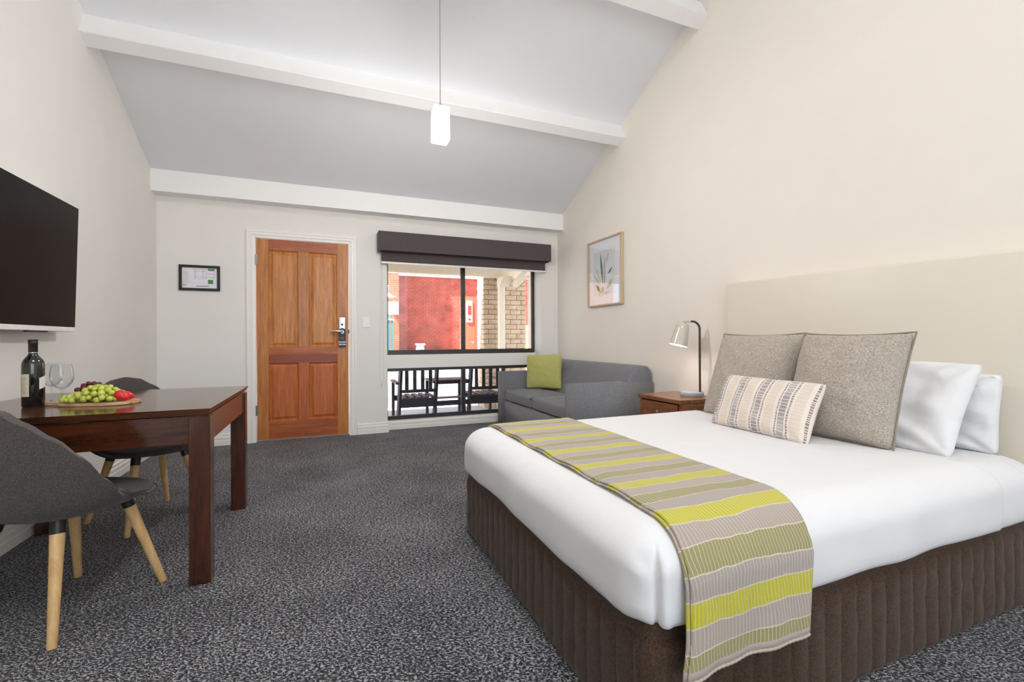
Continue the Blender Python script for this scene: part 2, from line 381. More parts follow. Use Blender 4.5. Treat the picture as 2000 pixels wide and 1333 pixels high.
bm = bmesh.new()
prism(bm, [(5.60, 0), (5.375, 0), (5.375, .042), (5.385, .05), (5.378, .056), (5.378, .08), (5.39, .088), (5.392, .096), (5.60, .096)], 'X', WX0, WX1)
tag(obj('trim_6', bm, M['trim']), 'white skirting plinth under the low window', 'sill', kind='structure')

# door architrave (trim_7) and door
bm = bmesh.new()
def arch_prof(w=.077): return [(0, 0), (0, .014), (.01, .02), (.022, .02), (.028, .015), (.052, .018), (.058, .012), (w, .009), (w, 0)]
def architrave(bm, x0, x1, zt):
    pr = arch_prof(); path = [((x0, 0), (x0, zt)), ]
    rows = []
    for (px, pz, sx, sz) in ((x0, 0, 1, 0), (x0, zt, 1, -1), (x1, zt, -1, -1), (x1, 0, -1, 0)):
        rows.append([bm.verts.new((px + sx * a, YB - d, pz + sz * a)) for a, d in pr])
    for a, b in zip(rows, rows[1:]):
        for k in range(len(pr)): bm.faces.new((a[k], a[(k + 1) % len(pr)], b[(k + 1) % len(pr)], b[k]))
    bm.faces.new(rows[0]); bm.faces.new(rows[-1])
architrave(bm, -.736, .32, 2.166)
for a in ((DX0, DX0 + .012, YB - .008, T0, 0, DZ), (DX1 - .012, DX1, YB - .008, T0, 0, DZ), (DX0, DX1, YB - .008, T0, DZ - .012, DZ)): box(bm, *a)
box(bm, DX0, DX1, YB + .05, T0, -.001, .012)
tag(obj('trim_7', bm, M['trim']), 'white moulded architrave around the timber door', 'door frame', kind='structure')
d1 = thing('door_1', (-.205, YB, .02), 'orange-brown cedar four-panel door with steel lever lock', 'door', kind='structure')
L0, L1, Z0, Z1 = -.642, .234, .022, 2.076; YF = YB - .006
def dpart(n, x0, x1, z0, z1, mt, yf=YF, dep=.04): return obj(n, B(x0, x1, yf, yf + dep, z0, z1, bev=.0012), M[mt], d1)
XS0, XS1, XM0, XM1 = -.535, .122, -.258, -.158
dpart('stile', L0, XS0, Z0, Z1, 'cedar_stile'); dpart('stile', XS1, L1, Z0, Z1, 'cedar_stile')
dpart('rail', XS0, XS1, 1.965, Z1, 'cedar_rail'); dpart('rail', XS0, XS1, .885, .968, 'cedar_rail'); dpart('rail', XS0, XS1, .80, .885, 'cedar_dark'); dpart('rail', XS0, XS1, Z0, .205, 'cedar_rail')
dpart('mullion', XM0, XM1, .968, 1.965, 'cedar_stile'); dpart('mullion', XM0, XM1, .205, .80, 'cedar_low')
for i, (x0, x1, z0, z1, mt) in enumerate(((XS0, XM0, .968, 1.965, 'cedar'), (XM1, XS1, .968, 1.965, 'cedar'), (XS0, XM0, .205, .80, 'cedar_low'), (XM1, XS1, .205, .80, 'cedar_low'))):
    bm = bmesh.new(); y0 = YF + .016
    def rr(a): return (x0 + a, x1 - a, z0 + a, z1 - a)
    rings = []
    for a, y in ((0, y0 - .012), (.012, y0), (.018, y0), (.043, y0 - .011), (.045, y0 - .009)):
        q = rr(a); rings.append([bm.verts.new((q[0], y, q[2])), bm.verts.new((q[1], y, q[2])), bm.verts.new((q[1], y, q[3])), bm.verts.new((q[0], y, q[3]))])
    for a, b in zip(rings, rings[1:]):
        for k in range(4): bm.faces.new((a[k], a[(k + 1) % 4], b[(k + 1) % 4], b[k]))
    bm.faces.new(rings[-1]); q = rr(0); box(bm, q[0], q[1], y0 + .004, y0 + .02, q[2], q[3])
    obj('panel', bm, M[mt], d1)
for z in (1.86, .324):
    hg = obj('hinge', B(-.652, -.632, YF - .004, YF, z - .05, z + .05, bev=.001), M['brass_d'], d1); obj('hinge_pin', T([(-.648, YF - .006, z - .052), (-.648, YF - .006, z + .052)], .006), M['brass_d'], hg)
bm = bmesh.new(); box(bm, .134, .206, YF - .016, YF, 1.04, 1.287, bev=.008, seg=3)
lk = obj('lock_plate', bm, M['steel'], d1, smooth=True)
obj('keyhole', LA([(0, .0), (.012, 0), (.012, .01), (0, .01)], (0, 0, 0), 16), M['black'], lk, False)
kh = lk.children[0]; kh.location = Vector((.17, YF - .017, 1.205)) - wloc(d1); kh.rotation_euler = (PI / 2, 0, 0)
bm = bmesh.new(); tube(bm, [(.17, YF - .01, 1.128), (.17, YF - .055, 1.128)], .013, 16)
tube(bm, [(.178, YF - .055, 1.128), (.15, YF - .062, 1.131), (.10, YF - .06, 1.134), (.05, YF - .056, 1.132)], [.012, .013, .011, .008], 12)
obj('lever_handle', bm, M['chrome'], d1, smooth=True)
obj('latch', B(.232, .243, YF - .006, YF + .01, 1.11, 1.15), M['black'], d1)
# do-not-disturb hanger
hgr = thing('door_hanger', (.17, YF - .03, .96), 'black do-not-disturb card hanging on the door lever', 'door hanger')
bm = bmesh.new(); y = YF - .029; outer = [(.134, .962), (.207, .962), (.207, 1.13)]
outer += [(.1705 + .0365 * math.cos(a), 1.13 + .0365 * math.sin(a)) for a in [PI * k / 12 for k in range(13)]][1:]
inner = [(.1705 + .021 * math.cos(a), 1.126 + .021 * math.sin(a)) for a in [2 * PI * k / 24 for k in range(24)]]
n = len(outer)
vo = [[bm.verts.new((p[0], yy, p[1])) for p in outer] for yy in (y, y + .0015)]; vi = [[bm.verts.new((p[0], yy, p[1])) for p in inner] for yy in (y, y + .0015)]
for L in (0, 1):
    es = [bm.edges.new((vo[L][k], vo[L][(k + 1) % n])) for k in range(n)] + [bm.edges.new((vi[L][k], vi[L][(k + 1) % 24])) for k in range(24)]
    bmesh.ops.triangle_fill(bm, edges=es, use_beauty=True)
for k in range(n): bm.faces.new((vo[0][k], vo[0][(k + 1) % n], vo[1][(k + 1) % n], vo[1][k]))
for k in range(24): bm.faces.new((vi[0][k], vi[0][(k + 1) % 24], vi[1][(k + 1) % 24], vi[1][k]))
obj('card', bm, M['black'], hgr)
def text(name, s, size, loc, mt, parent, bold=.0, spacing=1.0):
    cu = bpy.data.curves.new(name, 'FONT'); cu.body = s; cu.size = size; cu.align_x = 'CENTER'; cu.align_y = 'CENTER'; cu.offset = bold; cu.extrude = .0002; cu.space_character = spacing; cu.resolution_u = 3
    to = bpy.data.objects.new(name, cu); COL.objects.link(to); dg = bpy.context.evaluated_depsgraph_get()
    me = bpy.data.meshes.new_from_object(to.evaluated_get(dg)); bpy.data.objects.remove(to)
    me.materials.clear(); me.materials.append(mt); o = bpy.data.objects.new(name, me); COL.objects.link(o); o.parent = parent
    o.rotation_euler = (PI / 2, 0, 0); o.location = Vector(loc) - wloc(parent); return o
text('lettering', 'DO NOT', .019, (.1705, y - .0006, 1.015), M['tagwhite'], hgr, .0009)
text('lettering', 'DISTURB', .0175, (.1705, y - .0006, .99), M['tagwhite'], hgr, .0009)
bm = bmesh.new()
for k, (r0, c) in enumerate(((.014, 0), (.009, 0))): tube(bm, [(.1705 + r0 * math.cos(a), y - .0006, 1.053 + r0 * math.sin(a)) for a in [PI * j / 8 for j in range(9)]], .0016, 4)
obj('emblem', bm, M['tagorange'], hgr); obj('printed_rule', B(.148, .193, y - .0009, y - .0001, 1.043, 1.0455), M['grey_ink'], hgr)

# light switch
sw = thing('light_switch', (.418, YB, 1.232), 'small white light switch plate right of the door', 'switch')
obj('switch_plate', B(.381, .457, YB - .008, YB, 1.175, 1.289, bev=.003, seg=2), M['white_plastic'], sw); obj('rocker', B(.412, .426, YB - .012, YB - .006, 1.221, 1.243, bev=.001), M['white_plastic'], sw)

# framed evacuation plan
sg = thing('wall_sign', (-1.127, YB, 1.648), 'small black-framed evacuation plan on the wall left of the door', 'sign')
def rect_frame(bm, x0, x1, y0, y1, z0, z1, w, axis='Y', bev=.002):
    if axis == 'Y':
        for a in ((x0, x1, y0, y1, z0, z0 + w), (x0, x1, y0, y1, z1 - w, z1), (x0, x0 + w, y0, y1, z0 + w, z1 - w), (x1 - w, x1, y0, y1, z0 + w, z1 - w)): box(bm, *a, bev=bev)
    else:
        for a in ((x0, x1, y0, y1, z0, z0 + w), (x0, x1, y0, y1, z1 - w, z1), (x0, x1, y0, y0 + w, z0 + w, z1 - w), (x0, x1, y1 - w, y1, z0 + w, z1 - w)): box(bm, *a, bev=bev)
bm = bmesh.new(); rect_frame(bm, -1.296, -.958, YB - .022, YB - .001, 1.525, 1.772, .024); obj('frame', bm, M['black_frame'], sg)
obj('printed_plan', B(-1.275, -.98, YB - .008, YB - .003, 1.546, 1.75), M['paper'], sg)
yy = YB - .0085
for q in ((-1.06, -1.005, yy, yy + .001, 1.722, 1.742), (-1.06, -1.016, yy, yy + .001, 1.594, 1.634)): obj('green_block', B(*q), M['green_sign'], sg)
bm = bmesh.new()
for k in range(9): box(bm, -1.262, -1.215 - .006 * (k % 3), yy, yy + .001, 1.60 + k * .0135, 1.602 + k * .0135)
for x in (-1.17, -1.16, -1.105, -1.095, -1.075, -1.01): box(bm, x, x + .0015, yy, yy + .001, 1.64, 1.735)
for z in (1.64, 1.66, 1.71, 1.73): box(bm, -1.18, -1.07, yy, yy + .001, z, z + .0015)
box(bm, -1.07, -1.005, yy, yy + .001, 1.655, 1.658); box(bm, -1.07, -1.005, yy, yy + .001, 1.69, 1.693); box(bm, -1.16, -1.05, yy, yy + .001, 1.566, 1.573)
for k in range(7): box(bm, -1.19 + k * .02, -1.182 + k * .02, yy, yy + .001, 1.59 + .01 * (k % 2), 1.593 + .01 * (k % 2))
obj('plan_lines', bm, M['grey_ink'], sg)
for q in ((-1.27, -1.225, yy, yy + .001, 1.742, 1.745), (-1.27, -1.235, yy, yy + .001, 1.572, 1.584)): obj('red_print', B(*q), M['pink_ink'], sg)

# ================================================================ WINDOW BAY
FY0, FY1 = 5.47, 5.51
w1 = thing('window_1', (1.6, 5.49, .86), 'upper two-pane window in dark aluminium frame', 'window', kind='structure')
for a in ((WX0, WX1, FY0, FY1, .86, .915), (WX0, WX1, FY0, FY1, WZ - .04, WZ), (WX0, WX0 + .037, FY0, FY1, .915, WZ - .04), (WX1 - .037, WX1, FY0, FY1, .915, WZ - .04), (1.563, 1.616, FY0 - .01, FY1, .915, WZ - .04)):
    obj('window_frame', B(*a, bev=.002), M['darkgrey'], w1)
obj('glass_pane', B(WX0 + .03, 1.57, 5.492, 5.497, .91, WZ - .03), M['pane'], w1); obj('glass_pane', B(1.61, WX1 - .03, 5.484, 5.489, .91, WZ - .03), M['pane'], w1)
obj('window_catch', B(1.583, 1.594, FY0 - .022, FY0 - .01, 1.33, 1.40, bev=.002), M['black'], w1)
w2 = thing('window_2', (1.6, 5.49, .1), 'low two-pane window below the white transom panel', 'window', kind='structure')
for a in ((WX0, WX1, FY0, FY1, .096, .14), (WX0, WX1, FY0, FY1, .665, .702), (WX0, WX0 + .03, FY0, FY1, .14, .665), (WX1 - .037, WX1, FY0, FY1, .14, .665), (1.563, 1.616, FY0 - .01, FY1, .14, .665)):
    obj('window_frame', B(*a, bev=.002), M['darkgrey'], w2)
obj('glass_pane', B(WX0 + .03, 1.57, 5.492, 5.497, .135, .67), M['pane'], w2); obj('glass_pane', B(1.61, WX1 - .03, 5.484, 5.489, .135, .67), M['pane'], w2)
tag(obj('trim_8', B(WX0, WX1, 5.45, 5.53, .702, .86), M['trim']), 'white transom panel between upper and lower window', 'panel', kind='structure')

# pelmet and blind
pv = thing('blind_pelmet', (1.58, YB, 2.1), 'charcoal fabric-covered pelmet box above the window', 'pelmet')
obj('pelmet_front', B(.54, 2.63, 5.095, 5.11, 2.012, 2.222, bev=.002), M['blind'], pv)
obj('pelmet_top', B(.54, 2.63, 5.11, YB, 2.207, 2.222), M['blind'], pv)
for x in (.54, 2.615): obj('pelmet_end', B(x, x + .015, 5.11, YB, 2.012, 2.207), M['blind'], pv)
bl = thing('roller_blind', (1.58, 5.2, 2.12), 'charcoal roller blind drawn up under the pelmet', 'blind')
obj('roller', T([(.58, 5.2, 2.14), (2.595, 5.2, 2.14)], .028, seg=16), M['blind'], bl, smooth=True)
obj('blind_cloth', B(.58, 2.595, 5.198, 5.2005, 1.905, 2.13), M['blind'], bl)
obj('bottom_bar', B(.576, 2.6, 5.19, 5.208, 1.886, 1.906, bev=.003), M['white_plastic'], bl)
bm = bmesh.new()
pts = [(.585, 5.205, 2.14), (.578, 5.215, 1.6), (.565, 5.22, .9), (.562, 5.22, .62), (.572, 5.22, .585), (.585, 5.22, .575), (.6, 5.22, .59), (.608, 5.22, .63), (.602, 5.22, .95), (.597, 5.215, 1.6), (.592, 5.205, 2.14)]
tube(bm, pts, .0016, 5); obj('chain', bm, M['white_plastic'], bl)
obj('chain_weight', B(.58, .59, 5.214, 5.226, .535, .575, bev=.002), M['white_plastic'], bl)
c2 = obj('cord', T([(.668, 5.452, .702), (.668, 5.452, .40)], .0015, seg=5), M['black'], w2); obj('toggle', T([(.668, 5.452, .40), (.668, 5.452, .375)], .006, seg=8), M['cord_d'], c2)

# ================================================================ OUTSIDE
GZ = -.15
def gz(y): return GZ if y < 8.8 else GZ + (y - 8.8) * .0615
tag(obj('ground', B(-6, 9, 5.6, 8.1, GZ - .2, GZ), M['concrete_path']), 'pale concrete porch paving outside the window', 'paving', kind='structure')
bm = bmesh.new(); prism(bm, [(8.1, GZ - .001), (8.8, GZ - .001), (32, gz(32)), (32, -3), (8.1, -3)], 'X', -14, 22)
tag(obj('road', bm, M['asphalt']), 'pale asphalt driveway rising to the red brick building', 'road', kind='structure')
bm = bmesh.new()
prism(bm, [(13.2, gz(13.2)), (13.45, gz(13.45)), (13.45, gz(13.45) + .02), (13.2, gz(13.2) + .02)], 'X', 1.9, 12)
prism(bm, [(1.9, 13.45), (1.9, 13.2), (-.5, 11.1), (-.75, 11.3)], 'Z', gz(11.2), gz(13.4) + .02)
tag(obj('road_marking', bm, M['line_white']), 'white painted line across the driveway', 'road marking')
# porch roof (soffit, fascia beam)
pr = thing('porch_roof', (1.5, 6.5, 2.3), 'cream porch soffit and fascia outside the window', 'roof', kind='structure')
obj('soffit', B(-5, 8, 5.6, 7.42, 2.42, 2.47), M['cream_paint'], pr)
obj('fascia', B(-5, 8, 7.36, 7.42, 2.1, 2.5), M['white_out'], pr)
obj('edge_beam', B(-5, 8, 7.16, 7.26, 2.08, 2.42), M['cream_paint'], pr)
bm = bmesh.new(); prism(bm, [(5.6, 2.41), (7.0, 2.0), (7.0, 1.9), (5.6, 2.3)], 'X', 2.89, 2.98); obj('rafter', bm, M['cream_paint'], pr)
# brick pillar
pil = thing('brick_pillar', (2.93, 7.6, GZ), 'tan split-block porch pillar seen through the right pane', 'pillar')
PX0, PX1, PY0, PY1 = 2.535, 3.32, 7.44, 7.80
obj('mortar_core', B(PX0 + .012, PX1 - .012, PY0 + .012, PY1 - .012, GZ, 2.42), M['tan_mortar'], pil)
def rough_brick(x0, x1, y0, y1, z0, z1, ax):
    bm = bmesh.new(); g = .005
    if ax == 'Y':
        f = lambda u, v: (x0 + (x1 - x0) * u, y0 - (0 if u in (0, 1) or v in (0, 1) else random.uniform(.006, .016)), z0 + (z1 - z0) * v)
        vs = grid(bm, f, 3, 2)
    else:
        f = lambda u, v: (x0 - (0 if u in (0, 1) or v in (0, 1) else random.uniform(.006, .016)), y0 + (y1 - y0) * u, z0 + (z1 - z0) * v)
        vs = grid(bm, f, 3, 2)
    ed = [e for e in bm.edges if e.is_boundary]; r = bmesh.ops.extrude_edge_only(bm, edges=ed)
    for v in [q for q in r['geom'] if isinstance(q, bmesh.types.BMVert)]:
        if ax == 'Y': v.co.y += .03
        else: v.co.x += .03
    return bm
nz = 0; z = GZ
while z < 2.4:
    zt = min(z + .076, 2.42); x = PX0 - (.12 if nz % 2 else 0); k = 0
    while x < PX1 - .02:
        a, b = max(x, PX0), min(x + .195, PX1)
        if b - a > .03: obj('brick', rough_brick(a, b, PY0, 0, z, zt, 'Y'), M['tan_brick'], pil)
        x += .205
    for (a, b) in (((PY0 + .005, PY0 + .19), (PY0 + .2, PY1)) if nz % 2 else ((PY0 + .005, PY0 + .1), (PY0 + .11, PY0 + .3), (PY0 + .31, PY1))):
        obj('brick', rough_brick(PX0, 0, a, b, z, zt, 'X'), M['tan_brick'], pil)
    z += .0855; nz += 1
# cream post with bracket in front of the pillar
pt = thing('porch_post', (2.77, 7.2, GZ), 'cream square porch post with boxed bracket before the pillar', 'post')
obj('post', B(2.715, 2.815, 7.15, 7.25, GZ, 1.93, bev=.003), M['cream_paint'], pt)
bm = bmesh.new(); prism(bm, [(7.14, 1.93), (7.26, 1.93), (7.26, 2.08), (6.95, 2.08)], 'X', 2.71, 2.88); obj('bracket', bm, M['cream_paint'], pt)
pt2 = thing('porch_post', (3.0, 6.6, GZ), 'cream porch post close to the window frame at right', 'post')
obj('post', B(2.97, 3.045, 6.5, 6.57, GZ, 2.42, bev=.003), M['cream_paint'], pt2)
# red brick building
rb = thing('brick_building', (5, 20, .5), 'red brick building across the driveway', 'building')
obj('backing_wall', B(2.9, 14, 20.05, 20.4, .3, 6.5), M['red_mortar'], rb)
obj('side_backing', B(-8, 2.86, 19.45, 20.4, .3, 6.5), M['red_mortar'], rb)
def brick_wall(x0, x1, y, z0, z1, mt, name, l=.23, h=.076, g=.012):
    vs, fs = [], []; z = z0; k = 0
    while z < z1:
        x = x0 - (l + g) / 2 * (k % 2)
        while x < x1:
            a, b = max(x, x0), min(x + l, x1)
            if b - a > .03:
                n = len(vs); j = random.uniform(0, .006)
                for (p, q, r) in ((a, y + .1, z), (b, y + .1, z), (b, y + .1, z + h), (a, y + .1, z + h), (a, y - j, z), (b, y - j, z), (b, y - j, z + h), (a, y - j, z + h)): vs.append((p, q, r))
                fs += [(n + 4, n + 5, n + 6, n + 7), (n, n + 1, n + 5, n + 4), (n + 1, n + 2, n + 6, n + 5), (n + 2, n + 3, n + 7, n + 6), (n + 3, n, n + 4, n + 7)]
            x += l + g
        z += h + g; k += 1
    me = bpy.data.meshes.new(name); me.from_pydata(vs, [], fs); me.materials.append(mt); o = bpy.data.objects.new(name, me); COL.objects.link(o); o.parent = rb; o.location = -wloc(rb); o['kind'] = 'stuff'; return o
brick_wall(2.92, 11, 20.03, .35, 6.2, M['red_brick'], 'brickwork'); brick_wall(-3.5, 2.86, 19.43, .35, 6.2, M['orange_brick'], 'brickwork')
obj('flashing', B(2.9, 8.5, 19.9, 20.05, 3.80, 3.87), M['white_out'], rb)
obj('dark_eave', B(2.9, 12, 20.0, 20.08, 4.02, 4.2), M['tan_mortar'], rb)
# things before the building
wl = thing('gooseneck_lamp', (2.35, 19.3, 2.83), 'white enamel dish lamp on the brick corner at left', 'lamp')
obj('dish', LA([(.04, .1), (.06, .06), (.3, -.04), (.31, -.06), (.29, -.05), (0, .03)], (2.38, 19.1, 2.83), 20), M['white_out'], wl, smooth=True)
obj('arm', T([(2.38, 19.1, 2.9), (2.38, 19.1, 3.2), (2.38, 19.25, 3.3), (2.38, 19.40, 3.25)], .025), M['white_out'], wl)
tag(obj('notice_board', B(1.9, 2.77, 18.9, 18.95, 2.06, 2.58), M['white_out']), 'blank white sign board above the teal gate', 'sign')
tg = thing('teal_gate', (2.3, 18.9, .5), 'teal metal gate and post at the brick corner', 'gate')
obj('post', B(2.3, 2.42, 18.85, 18.97, .4, 2.05), M['teal'], tg)
for k in range(4): obj('slat', B(2.05 + k * .13, 2.15 + k * .13, 18.8, 18.84, .5, 1.82), M['teal'], tg)
obj('cap_rail', B(2.0, 2.58, 18.78, 18.86, 1.82, 1.87), M['white_out'], tg)
bn = thing('bollard', (3.74, 19.0, gz(19)), 'squat pale block bollard before the red brick wall', 'bollard')
bm = bmesh.new(); prism(bm, [(3.4, gz(19) - .02), (3.72, gz(19) - .02), (3.68, .81), (3.44, .81)], 'Y', 18.3, 18.6); obj('body', bm, M['conc'], bn)
obj('cap', B(3.40, 3.72, 18.26, 18.64, .81, .87), M['white_out'], bn)
ob = thing('sign_panel', (6.2, 19.8, .5), 'orange and red panel sign standing beside the pillar', 'sign')
obj('orange_panel', B(5.6, 6.32, 19.6, 19.8, .4, 2.95), M['orangepaint'], ob)
obj('red_edge', B(6.30, 6.55, 19.4, 19.62, .4, 3.02), M['redpaint'], ob)
obj('white_notice', B(5.85, 6.12, 19.57, 19.6, 1.8, 2.75), M['white_out'], ob)
for q in ((5.93, 6.05, 19.56, 19.57, 1.88, 1.98), (5.9, 6.08, 19.56, 19.57, 2.12, 2.55)): obj('red_print', B(*q), M['redpaint'], ob)
tag(obj('ochre_fence', B(6.3, 10, 14, 14.1, .1, 1.5), M['ylw_fence']), 'ochre fence beyond the brick pillar', 'fence')
bm = bmesh.new()
for k in range(60): ellipsoid(bm, (4.9 + random.uniform(-.4, 1.6), 11 + random.uniform(-.3, .3), .1 + random.uniform(0, .7)), .12, .12, .1, 6, 5)
tag(obj('hedge', bm, M['hedge'], smooth='all'), 'yellow-green shrub beyond the brick pillar', 'shrub')

# bench with a table between two seats
bn = thing('garden_bench', (1.6, 6.05, GZ), 'dark twin-seat garden bench with a table between, outside the low window', 'bench')
def bar(n, a, b, w=.04, t=.03, mt='black_metal', parent=bn):
    a, b = Vector(a), Vector(b); d = (b - a); L = d.length; q = d.to_track_quat('Z', 'Y')
    bm = box_bm = bmesh.new(); box(bm, -w / 2, w / 2, -t / 2, t / 2, 0, L, bev=.002)
    bmesh.ops.transform(bm, matrix=Matrix.Translation(a) @ q.to_matrix().to_4x4(), verts=bm.verts); return obj(n, bm, M[mt], parent)
for s, (x0, x1) in enumerate(((.872, 1.33), (1.79, 2.25))):
    for x, dx in ((x0, -.03), (x1, -.03)):
        bar('leg', (x + dx, 5.86, GZ), (x + (.005 if 1 else 0), 5.78, .80), .035, .05)
        bar('leg', (x + dx, 6.27, GZ), (x + dx, 6.27, .47), .035, .05)
    obj('top_rail', B(x0, x1, 5.76, 5.79, .735, .80, bev=.003), M['black_metal'], bn)
    obj('back_rail', B(x0 - .01, x1 - .01, 5.80, 5.83, .365, .405, bev=.003), M['black_metal'], bn)
    for k in range(4):
        x = x0 + .075 + k * .1; obj('back_slat', B(x - .022, x + .022, 5.79, 5.805, .39, .75), M['black_metal'], bn)
    for k in range(5):
        x = x0 + .03 + k * .092; obj('seat_slat', B(x, x + .055, 5.84, 6.30, .285, .303), M['bench_slat'], bn)
    obj('seat_rail', B(x0 - .02, x1, 5.84, 5.87, .235, .285), M['black_metal'], bn); obj('seat_rail', B(x0 - .02, x1, 6.27, 6.3, .215, .285), M['black_metal'], bn)
    for x in (x0 - .03, x1 - .02): obj('armrest', B(x - .03, x + .03, 5.80, 6.34, .475, .50, bev=.006), M['black_metal'], bn)
obj('apron', B(.85, 2.25, 5.85, 5.88, .17, .235), M['black_metal'], bn)
for k in range(4): obj('table_slat', B(1.34 + k * .11, 1.44 + k * .11, 5.86, 6.26, .49, .507), M['bench_slat'], bn)
obj('table_rail', B(1.33, 1.79, 5.84, 5.87, .455, .49), M['black_metal'], bn); obj('table_rail', B(1.33, 1.79, 6.24, 6.27, .455, .49), M['black_metal'], bn)
obj('magazine_shelf', B(1.33, 1.79, 5.95, 6.1, .25, .262), M['bench_slat'], bn)

# ================================================================ LARGE FURNITURE
# ---- bed
bed = thing('bed', (1.7, 1.65, 0), 'queen bed with white bedding and brown quilted base valance', 'bed')
def ring_rect(x0, x1, y0, y1, rc, narc, nx, ny):
    """closed loop with outward normals; returns list of (pos, normal, arclen)"""
    out = []; R = rc
    def arc(cx, cy, a0, a1):
        for k in range(narc + 1):
            a = a0 + (a1 - a0) * k / narc; out.append((Vector((cx + R * math.cos(a), cy + R * math.sin(a))), Vector((math.cos(a), math.sin(a)))))
    def line(p, q, n, nn):
        for k in range(1, nn): out.append((Vector(p).lerp(Vector(q), k / nn), Vector(n)))
    arc(x0 + R, y0 + R, PI, 1.5 * PI); line((x0 + R, y0), (x1 - R, y0), (0, -1), nx)
    arc(x1 - R, y0 + R, 1.5 * PI, 2 * PI); line((x1, y0 + R), (x1, y1 - R), (1, 0), ny)
    arc(x1 - R, y1 - R, 0, .5 * PI); line((x1 - R, y1), (x0 + R, y1), (0, 1), nx)
    arc(x0 + R, y1 - R, .5 * PI, PI); line((x0, y1 - R), (x0, y0 + R), (-1, 0), ny)
    return out
def cover(name, x0, x1, y0, y1, z0, z1, rc, rtop, mt, parent, crease=False, hemamp=.006, ny=60, nx=80):
    bm = bmesh.new(); loop = ring_rect(x0, x1, y0, y1, rc, 36, nx, ny)
    s = 0; ss = []
    for i, (p, n_) in enumerate(loop):
        if i: s += (p - loop[i - 1][0]).length
        ss.append(s)
    prof = [(-.022, 0), (-.006, .006), (0, .02), (.002, .05)]
    H = z1 - z0; zb = max(.06, H - rtop)
    if H - rtop > .06: prof.append((.001, zb * .8))
    for k in range(0, 13):
        a = k / 12 * PI / 2; prof.append((-rtop * 1.35 * (1 - math.cos(a)), zb + (H - zb) * math.sin(a)))
    rows = []
    for (o_, h_) in prof:
        row = []
        for (p, n_), s_ in zip(loop, ss):
            ins = max(o_, -rc * 3); q = p + n_ * ins
            if -ins > rc:   # keep corners from crossing
                pass
            z = z0 + h_; wob = noise.noise(Vector((p.x * 5, p.y * 5, h_ * 6 + 3))) * hemamp
            low = max(0, 1 - h_ / .16)
            zz = z + low * noise.noise(Vector((s_ * 3.0, 1.3, 0))) * .018
            q = q + n_ * wob
            if crease:
                cx = x0 + rc + rc * math.cos(1.25 * PI); ang = math.atan2(p.y - (y0 + rc), p.x - (x0 + rc))
                if p.x < x0 + rc + 1e-4 and p.y < y0 + rc + 1e-4:
                    da = (ang + PI * .70) * rc   # distance along corner arc from the pleat
                    fade = min(1, max(0, (.20 - h_) / .05))
                    q = q + n_ * fade * (-.020 * math.exp(-(da / .006) ** 2) + .012 * math.exp(-((da - .022) / .016) ** 2))
                    q = q + n_ * fade * .006 * math.sin(h_ * 70 + da * 30) * math.exp(-((da + .04) / .03) ** 2)
            # clamp insets at corners so that rings collapse to a point, not cross
            row.append((q, zz))
        rows.append(row)
    cx0, cx1, cy0, cy1 = x0 + rc, x1 - rc, y0 + rc, y1 - rc
    V = []
    for (o_, h_), row in zip(prof, rows):
        vr = []
        for (q, zz), (p, n_) in zip(row, loop):
            if -o_ > rc:
                e = -o_ - rc; q = Vector((min(max(q.x, x0 - o_ if 0 else x0 + -o_), x1 + o_), min(max(q.y, y0 - o_), y1 + o_)))
            vr.append(bm.verts.new((q.x, q.y, zz)))
        V.append(vr)
    n = len(loop)
    for a, b in zip(V, V[1:]):
        for k in range(n):
            try: bm.faces.new((a[k], a[(k + 1) % n], b[(k + 1) % n], b[k]))
            except ValueError: pass
    bm.faces.new(V[-1])
    bmesh.ops.remove_doubles(bm, verts=bm.verts, dist=.0004)
    return obj(name, bm, mt, parent, smooth='all')
BX0, BX1, BY0, BY1 = .682, 2.695, .852, 2.425
# box base with quilted valance
bm = bmesh.new(); loop = ring_rect(.708, 2.72, .878, 2.40, .035, 10, 500, 380); ss = []; s = 0
for i, (p, n_) in enumerate(loop):
    if i: s += (p - loop[i - 1][0]).length
    ss.append(s)
V = []
hs = [.004, .02, .05, .09, .13, .17, .21, .25, .285, .30, .305, .335, .35]
for h_ in hs:
    row = []
    for (p, n_), s_ in zip(loop, ss):
        c = abs(math.sin(PI * s_ / .072)) ** .5
        a = .006 * c if h_ < .30 else 0
        a += noise.noise(Vector((s_ * 14, h_ * 38, 2))) * .006 * (1 if h_ < .3 else .2) - (.006 if h_ >= .3 else 0)
        q = p + n_ * (a - (.006 if h_ < .01 else 0)); row.append(bm.verts.new((q.x, q.y, h_)))
    V.append(row)
n = len(loop)
for a, b in zip(V, V[1:]):
    for k in range(n): bm.faces.new((a[k], a[(k + 1) % n], b[(k + 1) % n], b[k]))
bm.faces.new(V[-1]); bm.faces.new(V[0][::-1])
obj('base_valance', bm, M['skirt'], bed, smooth='all', label='dark brown quilted fabric base valance')
cover('fitted_sheet', BX0 + .03, BX1 + .03, BY0 + .028, BY1 - .022, .335, .543, .11, .10, M['cotton'], bed, ny=40, nx=60)
cover('turned_sheet', BX0 + .014, 2.60, BY0 + .015, BY1 - .012, .330, .553, .10, .10, M['cotton'], bed, hemamp=.008)
cover('quilt_cover', BX0, 2.37, BY0, BY1, .334, .568, .115, .105, M['cotton'], bed, crease=True)
